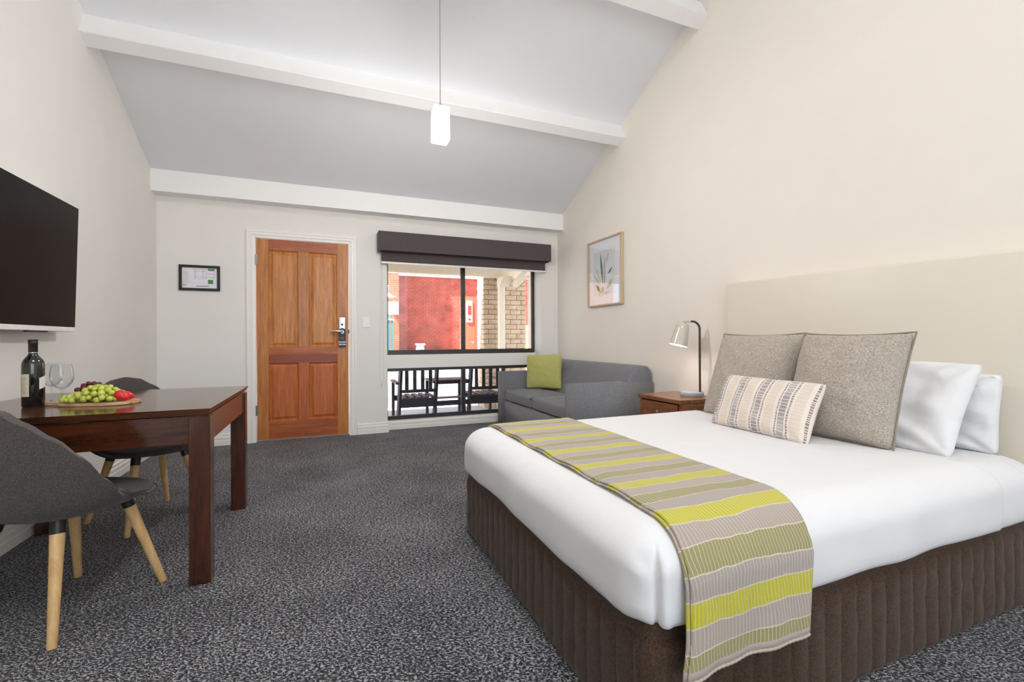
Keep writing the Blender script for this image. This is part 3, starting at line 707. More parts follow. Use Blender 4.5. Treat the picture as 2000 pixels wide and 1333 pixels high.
# ---- headboard
hb = thing('headboard', (2.77, 1.7, .7), 'tall cream vinyl headboard against the beige wall', 'headboard')
bm = bmesh.new(); box(bm, 2.728, 2.802, .90, 2.497, .25, 1.425, bev=.012, seg=3)
for v in bm.verts:
    if v.co.z > 1.3: v.co.z += (v.co.y - 1.70) * .0195 + .001
obj('padded_panel', bm, M['leather'], hb, smooth=True)
for v0 in (.98, 2.40): obj('leg', B(2.75, 2.80, v0 - .03, v0 + .03, 0, .26), M['black'], hb)

# ---- bed runner
mt, t = base('banded_runner_weave', rgb(176, 166, 156), .9, spec=.15, sheen=.2); M['runner'] = mt
uv = t.new('ShaderNodeTexCoord'); sp = t.new('ShaderNodeSeparateXYZ'); t.link(uv.outputs['UV'], sp.inputs[0])
U, Vv = sp.outputs[0], sp.outputs[1]          # metres across, metres along
wob = t.noise(uv.outputs['UV'], 7, 2); wob2 = t.noise(uv.outputs['UV'], 60, 1)
al = t.math('ADD', Vv, t.math('ADD', t.math('MULTIPLY', t.math('SUBTRACT', wob, .5), .03), t.math('MULTIPLY', t.math('SUBTRACT', wob2, .5), .004)))
cyc = t.math('FRACT', t.math('DIVIDE', al, .228))
G1, CH, OL, G2 = rgb(176, 163, 154), rgb(196, 190, 34), rgb(156, 150, 102), rgb(170, 160, 154)
band = t.ramp(cyc, [(0, OL), (.25, G1), (.5, CH), (.75, G2)], 'CONSTANT')
edge = t.math('ABSOLUTE', t.math('SUBTRACT', t.math('FRACT', t.math('MULTIPLY', cyc, 4)), .5))
edge = t.math('GREATER_THAN', edge, .472)
un = t.noise(uv.outputs['UV'], 9, 1)
ln = t.math('FRACT', t.math('MULTIPLY_ADD', U, 88, t.math('MULTIPLY', un, 2.2)))
ln = t.math('LESS_THAN', ln, .17)
thr = t.noise(uv.outputs['UV'], 700, 1)
ln = t.math('MULTIPLY', ln, t.math('GREATER_THAN', thr, .38))
f = t.math('MAXIMUM', edge, t.math('MULTIPLY', ln, .8))
hem = t.math('LESS_THAN', Vv, .022)
col = t.mix(f, band, rgb(216, 206, 188)); col = t.mix(hem, col, rgb(186, 172, 164))
col = t.mix(t.math('MULTIPLY', thr, .30), col, rgb(120, 110, 96))
t.link(col, t.bsdf.inputs['Base Color']); t.bump(t.math('ADD', t.math('MULTIPLY', ln, -.6), thr), .35, .003)
def runner_path():
    pts = []; off = .009
    yn, yf = BY0 - off, BY1 + off; zt = .568 + off; rt = .112
    for k in range(14): pts.append((yn - .004, .246 + (.46 - .246) * k / 13))
    for k in range(1, 15):
        a = k / 14 * PI / 2; pts.append((yn + .15 * (1 - math.cos(a)), .46 + (zt - .46) * math.sin(a)))
    for k in range(1, 50): pts.append((yn + .15 + (yf - .15 - yn - .15) * k / 50, zt))
    for k in range(0, 12):
        a = k / 11 * PI / 2; pts.append((yf - .15 * (1 - math.sin(a)) , .46 + (zt - .46) * math.cos(a)))
    pts.append((yf, .40)); return pts
RP = runner_path(); RS = [0]
for a, b in zip(RP, RP[1:]): RS.append(RS[-1] + math.hypot(b[0] - a[0], b[1] - a[1]))
def rx(s, side):
    if side == 0:
        return .778 + (.81 - .778) * min(1, s / .5) + .016 * max(0, (s - .5)) - .012 * math.exp(-(s / .05) ** 2)
    return 1.182 + (1.262 - 1.182) * min(1, s / .45) + .025 * max(0, s - .45)
def runner(name, dx0, dx1, dz, drop, parent, thick=.006):
    bm = bmesh.new(); uvl = bm.loops.layers.uv.new('uv'); nu = 60; V = []
    for (y, z), s in zip(RP, RS):
        s2 = s
        row = []
        for i in range(nu + 1):
            u = i / nu; x = (rx(s, 0) + dx0) * (1 - u) + (rx(s, 1) + dx1) * u
            hang = max(0, 1 - s / .24)
            yy = y - dz * (1 if s < .25 else 0) - hang * (.007 * math.sin(u * 8 + 1.2) + .003 * math.sin(u * 21)) - hang * .012
            zz = z + (dz if s > .25 else 0) + .0025 * noise.noise(Vector((x * 9, s * 6, 0))) + hang * .010 * u
            if s > .3 and u < .12: zz += .004 * math.sin(s * 24) * (1 - u / .12)
            row.append((bm.verts.new((x, yy, zz)), (x, s)))
        V.append(row)
    for a, b in zip(V, V[1:]):
        for i in range(nu):
            q = [a[i], a[i + 1], b[i + 1], b[i]]; f = bm.faces.new([w[0] for w in q])
            for lp, w in zip(f.loops, q): lp[uvl].uv = w[1]
    o = obj(name, bm, M['runner'], parent, smooth='all'); md = o.modifiers.new('thickness', 'SOLIDIFY'); md.thickness = thick; md.offset = -1 if 0 else 0; return o
rn = thing('bed_runner', (1.03, 1.6, .57), 'chartreuse, olive and taupe banded runner folded across the bed foot', 'bed runner')
runner('top_layer', 0, 0, .006, 0, rn, .005)
lo = runner('folded_layer', -.008, -.02, .0, 0, rn, .004)
bm = bmesh.new(); pts = []
for i in range(0, 61):
    u = i / 60; x = rx(0, 0) * (1 - u) + rx(0, 1) * u; pts.append((x, RP[0][0] - .006 - (.007 * math.sin(u * 8 + 1.2) + .003 * math.sin(u * 21)) - .012, RP[0][1] + .010 * u + .0))
tube(bm, pts, [.0042 + .0014 * (i % 2) for i in range(61)], 6); obj('stitched_hem', bm, plain('hem_yarn', rgb(178, 164, 152), .9), rn, smooth='all')

# ---- sofa
sf = thing('sofa', (2.35, 4.28, 0), 'grey two-seat sofa against the beige wall by the window', 'sofa')
def soft(name, a, bev, mt, parent, seg=4, puff=0, cuts=0, wr=0):
    bm = bmesh.new(); box(bm, *a)
    if cuts: bmesh.ops.subdivide_edges(bm, edges=bm.edges, cuts=cuts, use_grid_fill=True)
    if puff or wr:
        cx, cy, cz = (a[0] + a[1]) / 2, (a[2] + a[3]) / 2, (a[4] + a[5]) / 2; sx, sy, sz = (a[1] - a[0]) / 2, (a[3] - a[2]) / 2, (a[5] - a[4]) / 2
        for v in bm.verts:
            x, y, z = (v.co.x - cx) / sx, (v.co.y - cy) / sy, (v.co.z - cz) / sz
            v.co.z += puff * z * max(0, 1 - x * x) * max(0, 1 - y * y); v.co.x += puff * .5 * x * max(0, 1 - z * z) * max(0, 1 - y * y)
            v.co += Vector((1, 1, 1)) * wr * noise.noise(v.co * 9)
    if bev:
        es = [e for e in bm.edges if e.calc_face_angle(0) > .9]
        bmesh.ops.bevel(bm, geom=es, offset=bev, segments=seg, affect='EDGES', profile=.5)
    return obj(name, bm, M[mt], parent, smooth='all')
SX = 1.955
soft('arm', (SX, 2.785, 3.375, 3.535, .03, .645), .022, 'sofa', sf)
soft('arm', (SX, 2.785, 5.065, 5.225, .03, .645), .022, 'sofa', sf)
soft('base', (SX + .02, 2.75, 3.52, 5.08, .03, .305), .012, 'sofa', sf)
# raked back with rolled top
bm = bmesh.new()
pf = [(2.40, .30), (2.42, .37), (2.44, .44), (2.48, .54), (2.52, .64), (2.55, .705), (2.585, .752), (2.63, .78), (2.69, .792), (2.745, .782), (2.775, .755), (2.785, .71), (2.785, .55), (2.785, .30)]
nf = []
for i in range(len(pf)):
    p0, p1 = Vector(pf[i - 1]), Vector(pf[(i + 1) % len(pf)]); d = (p1 - p0).normalized(); nf.append(Vector((-d.y, d.x)))
st = [(0, .022), (.004, .012), (.012, .004), (.024, 0)]
ys = [(3.39 + a_, b_) for a_, b_ in st] + [(3.41 + 1.77 * k / 40, 0) for k in range(1, 40)] + [(5.2 - a_, b_) for a_, b_ in st[::-1]]
rg_ = []
for y_, ins_ in ys:
    row = []
    for (px0, pz0), nn in zip(pf, nf):
        wr_ = 0 if px0 > 2.6 else .007 * noise.noise(Vector((px0 * 3, y_ * 9, pz0 * 3))) + .004 * noise.noise(Vector((y_ * 22, pz0 * 5, 1)))
        row.append(bm.verts.new((px0 - nn.x * ins_ + wr_, y_, pz0 - nn.y * ins_)))
    rg_.append(row)
for a_, b_ in zip(rg_, rg_[1:]):
    for k in range(len(pf)): bm.faces.new((a_[k], a_[(k + 1) % len(pf)], b_[(k + 1) % len(pf)], b_[k]))
bm.faces.new(rg_[0]); bm.faces.new(rg_[-1])
obj('backrest', bm, M['sofa'], sf, smooth='all')
for y0, y1 in ((3.54, 4.295), (4.305, 5.06)):
    soft('seat_cushion', (SX + .025, 2.46, y0, y1, .305, .435), .03, 'sofa', sf, puff=.025, cuts=9, wr=.006)
for x in (2.02, 2.7):
    for y in (3.45, 5.15): obj('foot', T([(x, y, 0), (x, y, .035)], .02), M['black'], sf)

# ---- nightstand
ns = thing('nightstand', (2.6, 2.84, 0), 'brown wooden nightstand between bed and sofa', 'nightstand')
obj('top', B(2.385, 2.795, 2.60, 3.085, .555, .585, bev=.003), M['night'], ns)
obj('side_panel', B(2.41, 2.79, 2.605, 2.635, .0, .555), M['night'], ns); obj('side_panel', B(2.41, 2.79, 3.05, 3.08, .0, .555), M['night'], ns)
obj('back_panel', B(2.77, 2.79, 2.635, 3.05, .05, .555), M['night'], ns); obj('bottom_shelf', B(2.41, 2.77, 2.635, 3.05, .08, .10), M['night'], ns)
for z in (.39, .22):
    dw = obj('drawer', B(2.40, 2.76, 2.645, 3.04, z - (.0 if z > .3 else .0), z + .155, bev=.002), M['night'], ns)
    kb = obj('knob', LA([(0, 0), (.007, 0), (.006, .01), (.014, .016), (.014, .022), (0, .026)], (0, 0, 0), 16), M['chrome'], dw, False, smooth=True)
    kb.location = Vector((2.401, 2.843, z + .078)) - wloc(dw); kb.rotation_euler = (0, -PI / 2, 0)
bm = bmesh.new()
obj('drawer_rail', B(2.415, 2.76, 2.635, 3.05, .378, .388), M['night'], ns)

# ---- table lamp
lp = thing('table_lamp', (2.675, 2.79, .585), 'greige metal desk lamp with round base on the nightstand', 'lamp')
obj('base', LA([(0, 0), (.086, 0), (.088, .004), (.088, .028), (.085, .032), (0, .032)], (2.672, 2.78, .585), 40), M['conc'], lp, smooth=True)
px_, py_ = 2.72, 2.745
dirr = Vector((-.94, .34, 0)).normalized()
pts = [(px_, py_, .605), (px_, py_, 1.11)]
for k in range(1, 9):
    a = k / 8 * PI / 2; pts.append((px_ + dirr.x * .062 * (1 - math.cos(a)), py_ + dirr.y * .062 * (1 - math.cos(a)), 1.11 + .062 * math.sin(a)))
e = Vector(pts[-1]); pts.append(tuple(e + dirr * .012))
obj('stem', T(pts, .0085, seg=14), M['bronze'], lp, smooth=True)
e2 = e + dirr * .012; obj('arm_sleeve', T([e2, e2 + dirr * .05], .0095, seg=14), M['shade'], lp, smooth=True)
e3 = e2 + dirr * .054
prof = [(.004, 0), (.02, -.002), (.038, -.012), (.048, -.03), (.052, -.05), (.068, -.185), (.0665, -.185), (.050, -.05), (.045, -.031), (.036, -.015), (.004, -.006)]
sh = obj('lamp_shade', LA(prof, (0, 0, 0), 40), M['shade'], lp, False, smooth=True); sh.location = e3 + Vector((0, 0, -.008)) - wloc(lp)
tilt = Matrix.Rotation(math.radians(13), 3, dirr.cross(Vector((0, 0, -1)))); sh.rotation_euler = Matrix.Rotation(math.radians(-14), 3, Vector((-dirr.y, dirr.x, 0))).to_euler()
obj('joint', T([e3 + Vector((0, 0, .006)), e3 + Vector((0, 0, -.014))], .006, seg=10), M['chrome'], lp)
bb = obj('bulb', LA([(0, -.165), (.014, -.16), (.024, -.145), (.026, -.13), (.02, -.11), (.012, -.09), (.012, -.03), (0, -.03)], (0, 0, 0), 20), M['bulb'], sh, False, smooth=True)
ins = obj('shade_lining', LA([(.0655, -.18), (.0495, -.052), (.044, -.034), (.02, -.02)], (0, 0, 0), 40), M['shade_in'], sh, False, smooth=True)
ld = bpy.data.lights.new('lamp_light', 'POINT'); ld.energy = .9; ld.shadow_soft_size = .03; ld.color = (1, .96, .9)
lo_ = bpy.data.objects.new('lamp_light', ld); COL.objects.link(lo_); lo_.parent = sh; lo_.location = (0, 0, -.168)

# ---- pendant
pd = thing('pendant_light', (.70, 2.905, 2.32), 'lit white glass pendant hanging on a thin cord', 'pendant lamp')
bm = bmesh.new(); x0, x1, y0, y1, z0, z1 = .645, .749, 2.855, 2.952, -.218, 0
rect = [(x0, y0), (x1, y0), (x1, y1), (x0, y1)]; bm = B(x0, x1, y0, y1, 2.322, 2.54, bev=.006, seg=3)
pg = obj('glass_shade', bm, M['opal'], pd, smooth=True)
# material reads object coordinates: move the mesh origin to the top of the shade
for v in pg.data.vertices: v.co.z -= (2.54 - 2.32)
pg.location.z += (2.54 - 2.32)
obj('lamp_holder', LA([(0, 0), (.026, 0), (.026, .006), (.01, .012), (.006, .03), (0, .03)], (.697, 2.9035, 2.54), 20), M['steel'], pd, smooth=True)
obj('cord', T([(.697, 2.9035, 2.56), (.697, 2.9035, zc(2.9035))], .0028, seg=8), M['cord_d'], pd)
obj('ceiling_rose', T([(.697, 2.9035, zc(2.9035) - .03), (.697, 2.9035, zc(2.9035) + .02)], .045, seg=24), M['white_plastic'], pd, smooth=True)
ld = bpy.data.lights.new('pendant_light_source', 'POINT'); ld.energy = 30; ld.shadow_soft_size = .05; ld.color = (1, .97, .93)
lo_ = bpy.data.objects.new('pendant_light_source', ld); COL.objects.link(lo_); lo_.location = (.697, 2.9035, 2.27)

# ---- television
tv = thing('television', (-1.4, 2.87, 1.46), 'black wall-mounted television with slim white bezel above the table', 'television')
TY0, TY1, TZ0, TZ1 = 2.215, 3.487, 1.095, 1.832
def tvb(x0, x1, y0, y1, z0, z1, bev=.002):
    bm = B(x0, x1, y0, y1, z0, z1, bev=bev)
    for v in bm.verts: v.co.x += (v.co.z - 1.10) * .028
    return bm
obj('casing', tvb(-1.415, -1.376, TY0, TY1, TZ0, TZ1, .004), M['white_plastic'], tv)
obj('screen', tvb(-1.377, -1.3735, TY0 + .008, TY1 - .005, TZ0 + .026, TZ1 - .006, 0), M['screen'], tv)
bm = tvb(-1.376, -1.371, TY0, TY1, TZ0, TZ0 + .026); obj('bezel', bm, M['white_plastic'], tv)
obj('sensor', tvb(-1.392, -1.372, 3.02, 3.2, TZ0 - .007, TZ0), M['black'], tv)
obj('wall_bracket', B(XL + .002, -1.41, 2.7, 3.05, 1.3, 1.6), M['black'], tv)

# ---- picture
pc = thing('framed_print', (2.78, 4.16, 1.76), 'pale wood framed leaf watercolour on the beige wall', 'picture')
PA, PB_, PZ0, PZ1 = 3.835, 4.475, 1.395, 2.122
bm = bmesh.new(); rect_frame(bm, 2.768, XR - .001, PA, PB_, PZ0, PZ1, .016, 'X', .001); obj('frame', bm, M['pic_wood'], pc)
obj('mount_board', B(2.788, 2.796, PA + .014, PB_ - .014, PZ0 + .014, PZ1 - .014), M['paper2'], pc)
obj('print', B(2.786, 2.789, PA + .13, PB_ - .10, PZ0 + .12, PZ1 - .13), plain('print_wash', rgb(222, 226, 228), .8, var=.04, scale=6), pc)
LC = [plain('print_teal', rgb(96, 122, 128), .8, var=.25, scale=20), plain('print_sage', rgb(190, 194, 160), .8, var=.15, scale=20), plain('print_lime', rgb(210, 212, 150), .8, var=.12, scale=20), plain('print_grey', rgb(170, 176, 176), .8, var=.2, scale=20)]
def print_leaf(cy, cz, L, w, ang, k):
    bm = bmesh.new(); n = 10; pts = []
    for i in range(n + 1):
        t_ = i / n; pts.append((w * math.sin(PI * t_) ** .8, L * t_))
    pts = pts + [(-a * .7, b) for a, b in pts[::-1][1:-1]]; vs = []
    for a, b in pts:
        yy = cy - (a * math.cos(ang) + b * math.sin(ang)); zz = cz + (b * math.cos(ang) - a * math.sin(ang)); vs.append(bm.verts.new((2.7855 - .0001 * k, yy, zz)))
    bm.faces.new(vs); obj('printed_leaf', bm, LC[k], pc)
cy0, cz0 = 4.19, 1.60
for (dy, dz, L, w, an, k) in ((0, .02, .36, .020, -.12, 0), (-.02, .02, .34, .018, .06, 1), (.03, .03, .25, .015, -.5, 2), (.05, .02, .2, .014, -.75, 1), (-.03, .03, .15, .012, .1, 0), (-.10, .13, .10, .016, .9, 0), (-.07, .25, .12, .016, .35, 1), (-.06, -.03, .13, .016, 1.1, 3), (-.09, .0, .12, .02, .9, 1), (.02, -.06, .14, .03, -.9, 2), (.0, -.10, .12, .03, -1.2, 2), (.05, -.05, .12, .02, -.8, 2), (-.03, -.08, .1, .02, 1.3, 1)):
    print_leaf(cy0 + dy, cz0 + dz, L, w, an, k)
bm = bmesh.new(); prism(bm, [(cy0 - .03, PZ0 + .14), (cy0 + .03, PZ0 + .14), (cy0 + .02, cz0), (cy0 - .02, cz0)], 'X', 2.7845, 2.7856); obj('printed_vase', bm, LC[3], pc)
obj('picture_glass', B(2.776, 2.778, PA + .014, PB_ - .014, PZ0 + .014, PZ1 - .014), M['pic_glass'], pc)

# ================================================================ DINING TABLE
tb = thing('dining_table', (-.95, 2.76, 0), 'dark cherry square dining table against the left wall', 'table')
TX0, TX1, TYA, TYB = -1.452, -.452, 2.285, 3.315
bm = bmesh.new(); prism(bm, [(TX0, TYA), (TX1, TYA), (TX1, TYB), (TX0, TYB)], 'Z', .722, .75)
for v in bm.verts:
    if v.co.z < .73: v.co.x += .014 if v.co.x < -1 else -.014; v.co.y += .014 if v.co.y < 2.8 else -.014
bmesh.ops.bevel(bm, geom=[e for e in bm.edges if e.verts[0].co.z > .74 and e.verts[1].co.z > .74], offset=.0015, segments=2, affect='EDGES')
obj('tabletop', bm, M['table_top'], tb)
LW = .078
for x in (TX0 + .01, TX1 - LW - .006):
    for y in (TYA + .012, TYB - LW - .02): obj('leg', B(x, x + LW, y, y + LW, 0, .715, bev=.002), M['cherry_z'], tb)
for a in ((TX0 + .03, TX1 - .03, TYA + .022, TYA + .044, .60, .718), (TX0 + .03, TX1 - .03, TYB - .06, TYB - .038, .60, .718), (TX1 - .036, TX1 - .014, TYA + .03, TYB - .04, .60, .718), (TX0 + .02, TX0 + .042, TYA + .03, TYB - .04, .60, .718)):
    obj('apron', B(*a, bev=.001), M['cherry'], tb)

# ================================================================ CHAIRS
def chair(label):
    c = thing('dining_chair', (0, 0, 0), label, 'chair', 'tub chairs at the dining table')
    nphi, nr = 96, 18
    def rim(phi):   # phi 0 = front
        a = math.degrees(abs(phi))
        K = [(0, .446), (60, .452), (80, .464), (95, .492), (108, .545), (120, .625), (135, .705), (150, .762), (165, .805), (180, .818)]
        for (a0, h0), (a1, h1) in zip(K, K[1:]):
            if a <= a1 + 1e-6:
                k = (a - a0) / (a1 - a0); k = k * .5 + k * k * (3 - 2 * k) * .5; H = h0 + (h1 - h0) * k; break
        w = min(1, max(0, (a - 70) / 50)); w = w * w * (3 - 2 * w)
        return H, w
    def outline(phi):
        s, cc = math.sin(phi), math.cos(phi); ax, ay = .248, (.255 if cc > 0 else .235)
        p = 2.5; r = (abs(s / ax) ** p + abs(cc / ay) ** p) ** (-1 / p); return r
    bm = bmesh.new(); rows = []
    ctr = bm.verts.new((0, 0, .432))
    for j in range(1, nr + 1):
        t_ = j / nr; row = []
        for i in range(nphi):
            phi = -PI + 2 * PI * i / nphi; R = outline(phi); H, w = rim(phi)
            q = min(1, t_ / .55); r = R * .84 * q; z = .432 + .006 * q * q
            if t_ > .55:
                k = (t_ - .55) / .45
                r_up = R * (.84 + .10 * (1 - (1 - k) ** 2.5) + .10 * k); z_up = .438 + (H - .438) * k ** 1.25
                r_fl = R * (.84 + .16 * k); z_fl = .438 + (H - .438) * k - .022 * k ** 3
                r = r_fl * (1 - w) + r_up * w; z = z_fl * (1 - w) + z_up * w
            row.append(bm.verts.new((r * math.sin(phi), r * math.cos(phi), z)))
        rows.append(row)
    for i in range(nphi): bm.faces.new((ctr, rows[0][i], rows[0][(i + 1) % nphi]))
    for a, b in zip(rows, rows[1:]):
        for i in range(nphi): bm.faces.new((a[i], b[i], b[(i + 1) % nphi], a[(i + 1) % nphi]))
    rimpts = [v.co.copy() for v in rows[-1]]
    bmesh.ops.recalc_face_normals(bm, faces=bm.faces)
    if sum(f.normal.z for f in bm.faces) < 0: bmesh.ops.reverse_faces(bm, faces=bm.faces)
    me_o = None
    me = bpy.data.meshes.new('shell'); 
    for f in bm.faces: f.smooth = True
    bm.to_mesh(me); bm.free(); me.materials.append(M['chairfab']); sh = bpy.data.objects.new('shell', me); COL.objects.link(sh); sh.parent = c
    md = sh.modifiers.new('thickness', 'SOLIDIFY'); md.thickness = .032; md.offset = -1; md.use_rim = True
    bv = sh.modifiers.new('round', 'BEVEL'); bv.width = .009; bv.segments = 3; bv.angle_limit = math.radians(50)
    # piping just outside the rim
    bm = bmesh.new(); pp = []
    for i in range(nphi + 1):
        v = rimpts[i % nphi]; d = Vector((v.x, v.y, 0)).normalized(); pp.append(v + d * .020 * (1 if v.z > .5 else .55) + Vector((0, 0, -.010 if v.z > .5 else -.013)))
    tube(bm, pp, .0017, 6, cap=False); obj('piping', bm, M['chairfab2'], c, False, smooth='all')
    obj('under_frame', B(-.11, .11, -.12, .12, .385, .402, bev=.006), M['black'], c, False)
    for sx in (-1, 1):
        for sy in (-1, 1):
            a = Vector((sx * .118, sy * .125, .405)); b = Vector((sx * .205, sy * .2185, .0)); cpt = a.lerp(b, .13)
            lg = obj('leg', T([cpt, cpt.lerp(b, .5), b.lerp(a, .012), b], [.0215, .0175, .014, .0125], seg=16), M['oak'], c, False, smooth=35)
            obj('leg_cap', T([a, cpt], [.0225, .0222], seg=16), M['black'], lg, False, smooth=35)
    return c
c1 = chair('charcoal tub chair with oak legs at the near side of the table'); c1.location = (-.936, 2.30, 0); c1.rotation_euler = (0, 0, math.radians(-28))
def dup(root, label):
    r = root.copy(); COL.objects.link(r); r['label'] = label
    for ch in list(root.children):
        q = ch.copy(); COL.objects.link(q); q.parent = r
        for g in ch.children:
            d = g.copy(); COL.objects.link(d); d.parent = q
    return r
c2_ = dup(c1, 'charcoal tub chair with oak legs on the far side of the table'); c2_.location = (-.963, 3.29, 0); c2_.rotation_euler = (0, 0, math.radians(-138.5))

# ================================================================ TABLE TOP THINGS
TZ = .7503
wb = thing('wine_bottle', (-1.196, 2.668, TZ), 'dark red-wine bottle with cream labels on the table', 'bottle')
R_ = .0375
obj('glass_body', LA([(0, .003), (.02, .003), (.034, 0), (R_, .006), (R_, .182), (.0363, .195), (.032, .207), (.025, .217), (.0185, .226), (.016, .232), (.0148, .24), (.0145, .265), (0, .265)], (-1.196, 2.668, TZ), 40), M['bottle'], wb, smooth=True)
obj('capsule', LA([(.0152, .238), (.0156, .24), (.0156, .278), (.0163, .279), (.0163, .289), (.0156, .29), (.016, .291), (.016, .297), (.0145, .298), (0, .298)], (-1.196, 2.668, TZ), 32), M['capsule'], wb, smooth=True)
obj('foil_ring', LA([(.01575, .2375), (.0159, .239), (.01575, .2405)], (-1.196, 2.668, TZ), 32), M['chrome'], wb)
cd = math.atan2(-2.668, 1.196)   # direction bottle -> camera
def wrap(a0, a1, z0, z1, r, mt, name, parent, skew=0):
    bm = bmesh.new(); grid(bm, lambda u, v: (-1.196 + r * math.cos(a0 + (a1 - a0) * u), 2.668 + r * math.sin(a0 + (a1 - a0) * u), TZ + z0 + (z1 - z0) * v + skew * u), 10, 1); return obj(name, bm, mt, parent, smooth='all')
lb = wrap(cd - 1.5, cd - .35, .048, .146, R_ + .0006, M['label'], 'back_label', wb)
for k in range(11):
    wrap(cd - 1.3, cd - .5 - .1 * (k % 3), .062 + k * .0068, .0632 + k * .0068, R_ + .0009, M['ink'], 'printed_line', lb)
wrap(cd + .5, cd + 1.35, .078, .128, R_ + .0006, M['label_w'], 'front_label', wb, .01)
def wineglass(x, y, label):
    g = thing('wine_glass', (x, y, TZ), label, 'wine glass', 'wine glasses on the table')
    obj('foot', LA([(0, .002), (.036, 0), (.037, .0015), (.03, .003), (.012, .006), (.0045, .012), (0, .012)], (x, y, TZ), 32), M['wine_glass'], g, smooth=True)
    obj('glass_stem', LA([(.0048, .010), (.0038, .03), (.0038, .06), (.0055, .074)], (x, y, TZ), 16), M['wine_glass'], g, smooth=True)
    obj('bowl', LA([(0, .072), (.006, .074), (.02, .084), (.034, .102), (.0405, .122), (.0405, .14), (.037, .165), (.0335, .187), (.0328, .187), (.036, .165), (.0393, .14), (.0393, .122), (.033, .104), (.019, .0865), (0, .078)], (x, y, TZ), 40), M['wine_glass'], g, smooth=True)
wineglass(-1.083, 2.63, 'empty wine glass in front, nearest the fruit board')
wineglass(-1.19, 2.80, 'empty wine glass behind, half hidden by the bottle')
# serving board
bd = thing('serving_board', (-.96, 2.66, TZ), 'light wooden serving board under the fruit', 'board')
ctr = Vector((-.955, 2.655)); ang = math.radians(-14); ca, sa = math.cos(ang), math.sin(ang)
out_ = []
for k in range(48):
    a = 2 * PI * k / 48; p = 3.6; r = (abs(math.cos(a) / .145) ** p + abs(math.sin(a) / .085) ** p) ** (-1 / p); out_.append((r * math.cos(a), r * math.sin(a)))
out2 = []
for q in out_:
    out2.append(q)
bm = bmesh.new(); P2 = lambda q: (ctr.x + q[0] * ca - q[1] * sa, ctr.y + q[0] * sa + q[1] * ca)
prism(bm, [P2(q) for q in out_], 'Z', TZ + .001, TZ + .014)
bmesh.ops.bevel(bm, geom=[e for e in bm.edges if abs(e.verts[0].co.z - e.verts[1].co.z) < 1e-5], offset=.003, segments=2, affect='EDGES'); obj('plank', bm, M['board'], bd, smooth=True)
bm = bmesh.new(); hp = [(-.14, -.02), (-.18, -.022), (-.205, -.03), (-.225, -.02), (-.23, 0), (-.225, .02), (-.205, .03), (-.18, .022), (-.14, .02)]
prism(bm, [P2((x, y)) for x, y in hp], 'Z', TZ + .0015, TZ + .0135); bmesh.ops.bevel(bm, geom=[e for e in bm.edges if abs(e.verts[0].co.z - e.verts[1].co.z) < 1e-5], offset=.003, segments=2, affect='EDGES'); obj('handle', bm, M['board'], bd)
def bunch(name, label, mt, pts, r, stemc):
    g = thing(name, (pts[0][0], pts[0][1], TZ + .014), label, 'grapes')
    me = None
    for (x, y, z) in pts:
        if me is None:
            bm = bmesh.new(); ellipsoid(bm, (0, 0, 0), r, r, r * 1.18, 14, 10); o = obj('grape', bm, mt, g, False, smooth='all'); me = o.data
        else: o = bpy.data.objects.new('grape', me); COL.objects.link(o); o.parent = g
        o.location = Vector((x, y, z)) - g.location; o.rotation_euler = (random.uniform(0, 3), random.uniform(0, 3), 0); s = random.uniform(.88, 1.1); o.scale = (s, s, s)
    bm = bmesh.new()
    for k in range(0, len(pts), 4): tube(bm, [stemc, ((stemc[0] + pts[k][0]) / 2, (stemc[1] + pts[k][1]) / 2, stemc[2] + .006), pts[k]], .0015, 5)
    obj('stalk', bm, M['stem'], g)
zb = TZ + .0145; rg = .0112
def heap(u0, u1, v0, v1, hf, r, n, seed):
    rnd = random.Random(seed); P = []
    for _ in range(n * 60):
        if len(P) >= n: break
        u, v = rnd.uniform(u0, u1), rnd.uniform(v0, v1); h = hf(u, v)
        if h < 0: continue
        z = r + (h - r) * (1 if rnd.random() < .7 else rnd.random()) if h > r else r
        x, y = P2((u, v)); q = Vector((x, y, zb + max(r * .95, z)))
        if all((q - p).length > r * 1.72 for p in P): P.append(q)
    return [tuple(p) for p in P]
def sst(a, b, x):
    k = min(1, max(0, (x - a) / (b - a))); return k * k * (3 - 2 * k)
def hg_(u, v):
    t_ = (u + .15) / .235; c_ = -.028; hw = .024 + .030 * sst(0, .5, t_) ; H = .026 + .040 * sst(.22, .6, t_) - .022 * sst(.82, 1.0, t_)
    q = ((v - c_) / hw) ** 2; return H * math.sqrt(1 - q) if q < 1 else -1
gp = heap(-.128, .085, -.085, .05, hg_, .0122, 150, 3)
bunch('green_grapes', 'bunch of green grapes on the serving board', M['grape_g'], gp, .0124, (*P2((.03, -.01)), zb + .03))
def hr_(u, v):
    q = ((v - .045) / .036) ** 2 + ((u + .065) / .075) ** 2; return (.078 * math.sqrt(1 - q)) if q < 1 else -1
rp = heap(-.13, .04, .02, .085, hr_, .0112, 90, 5)
bunch('red_grapes', 'bunch of dark red grapes behind the green ones', M['grape_r'], rp, .011, (*P2((-.03, .055)), zb + .02))
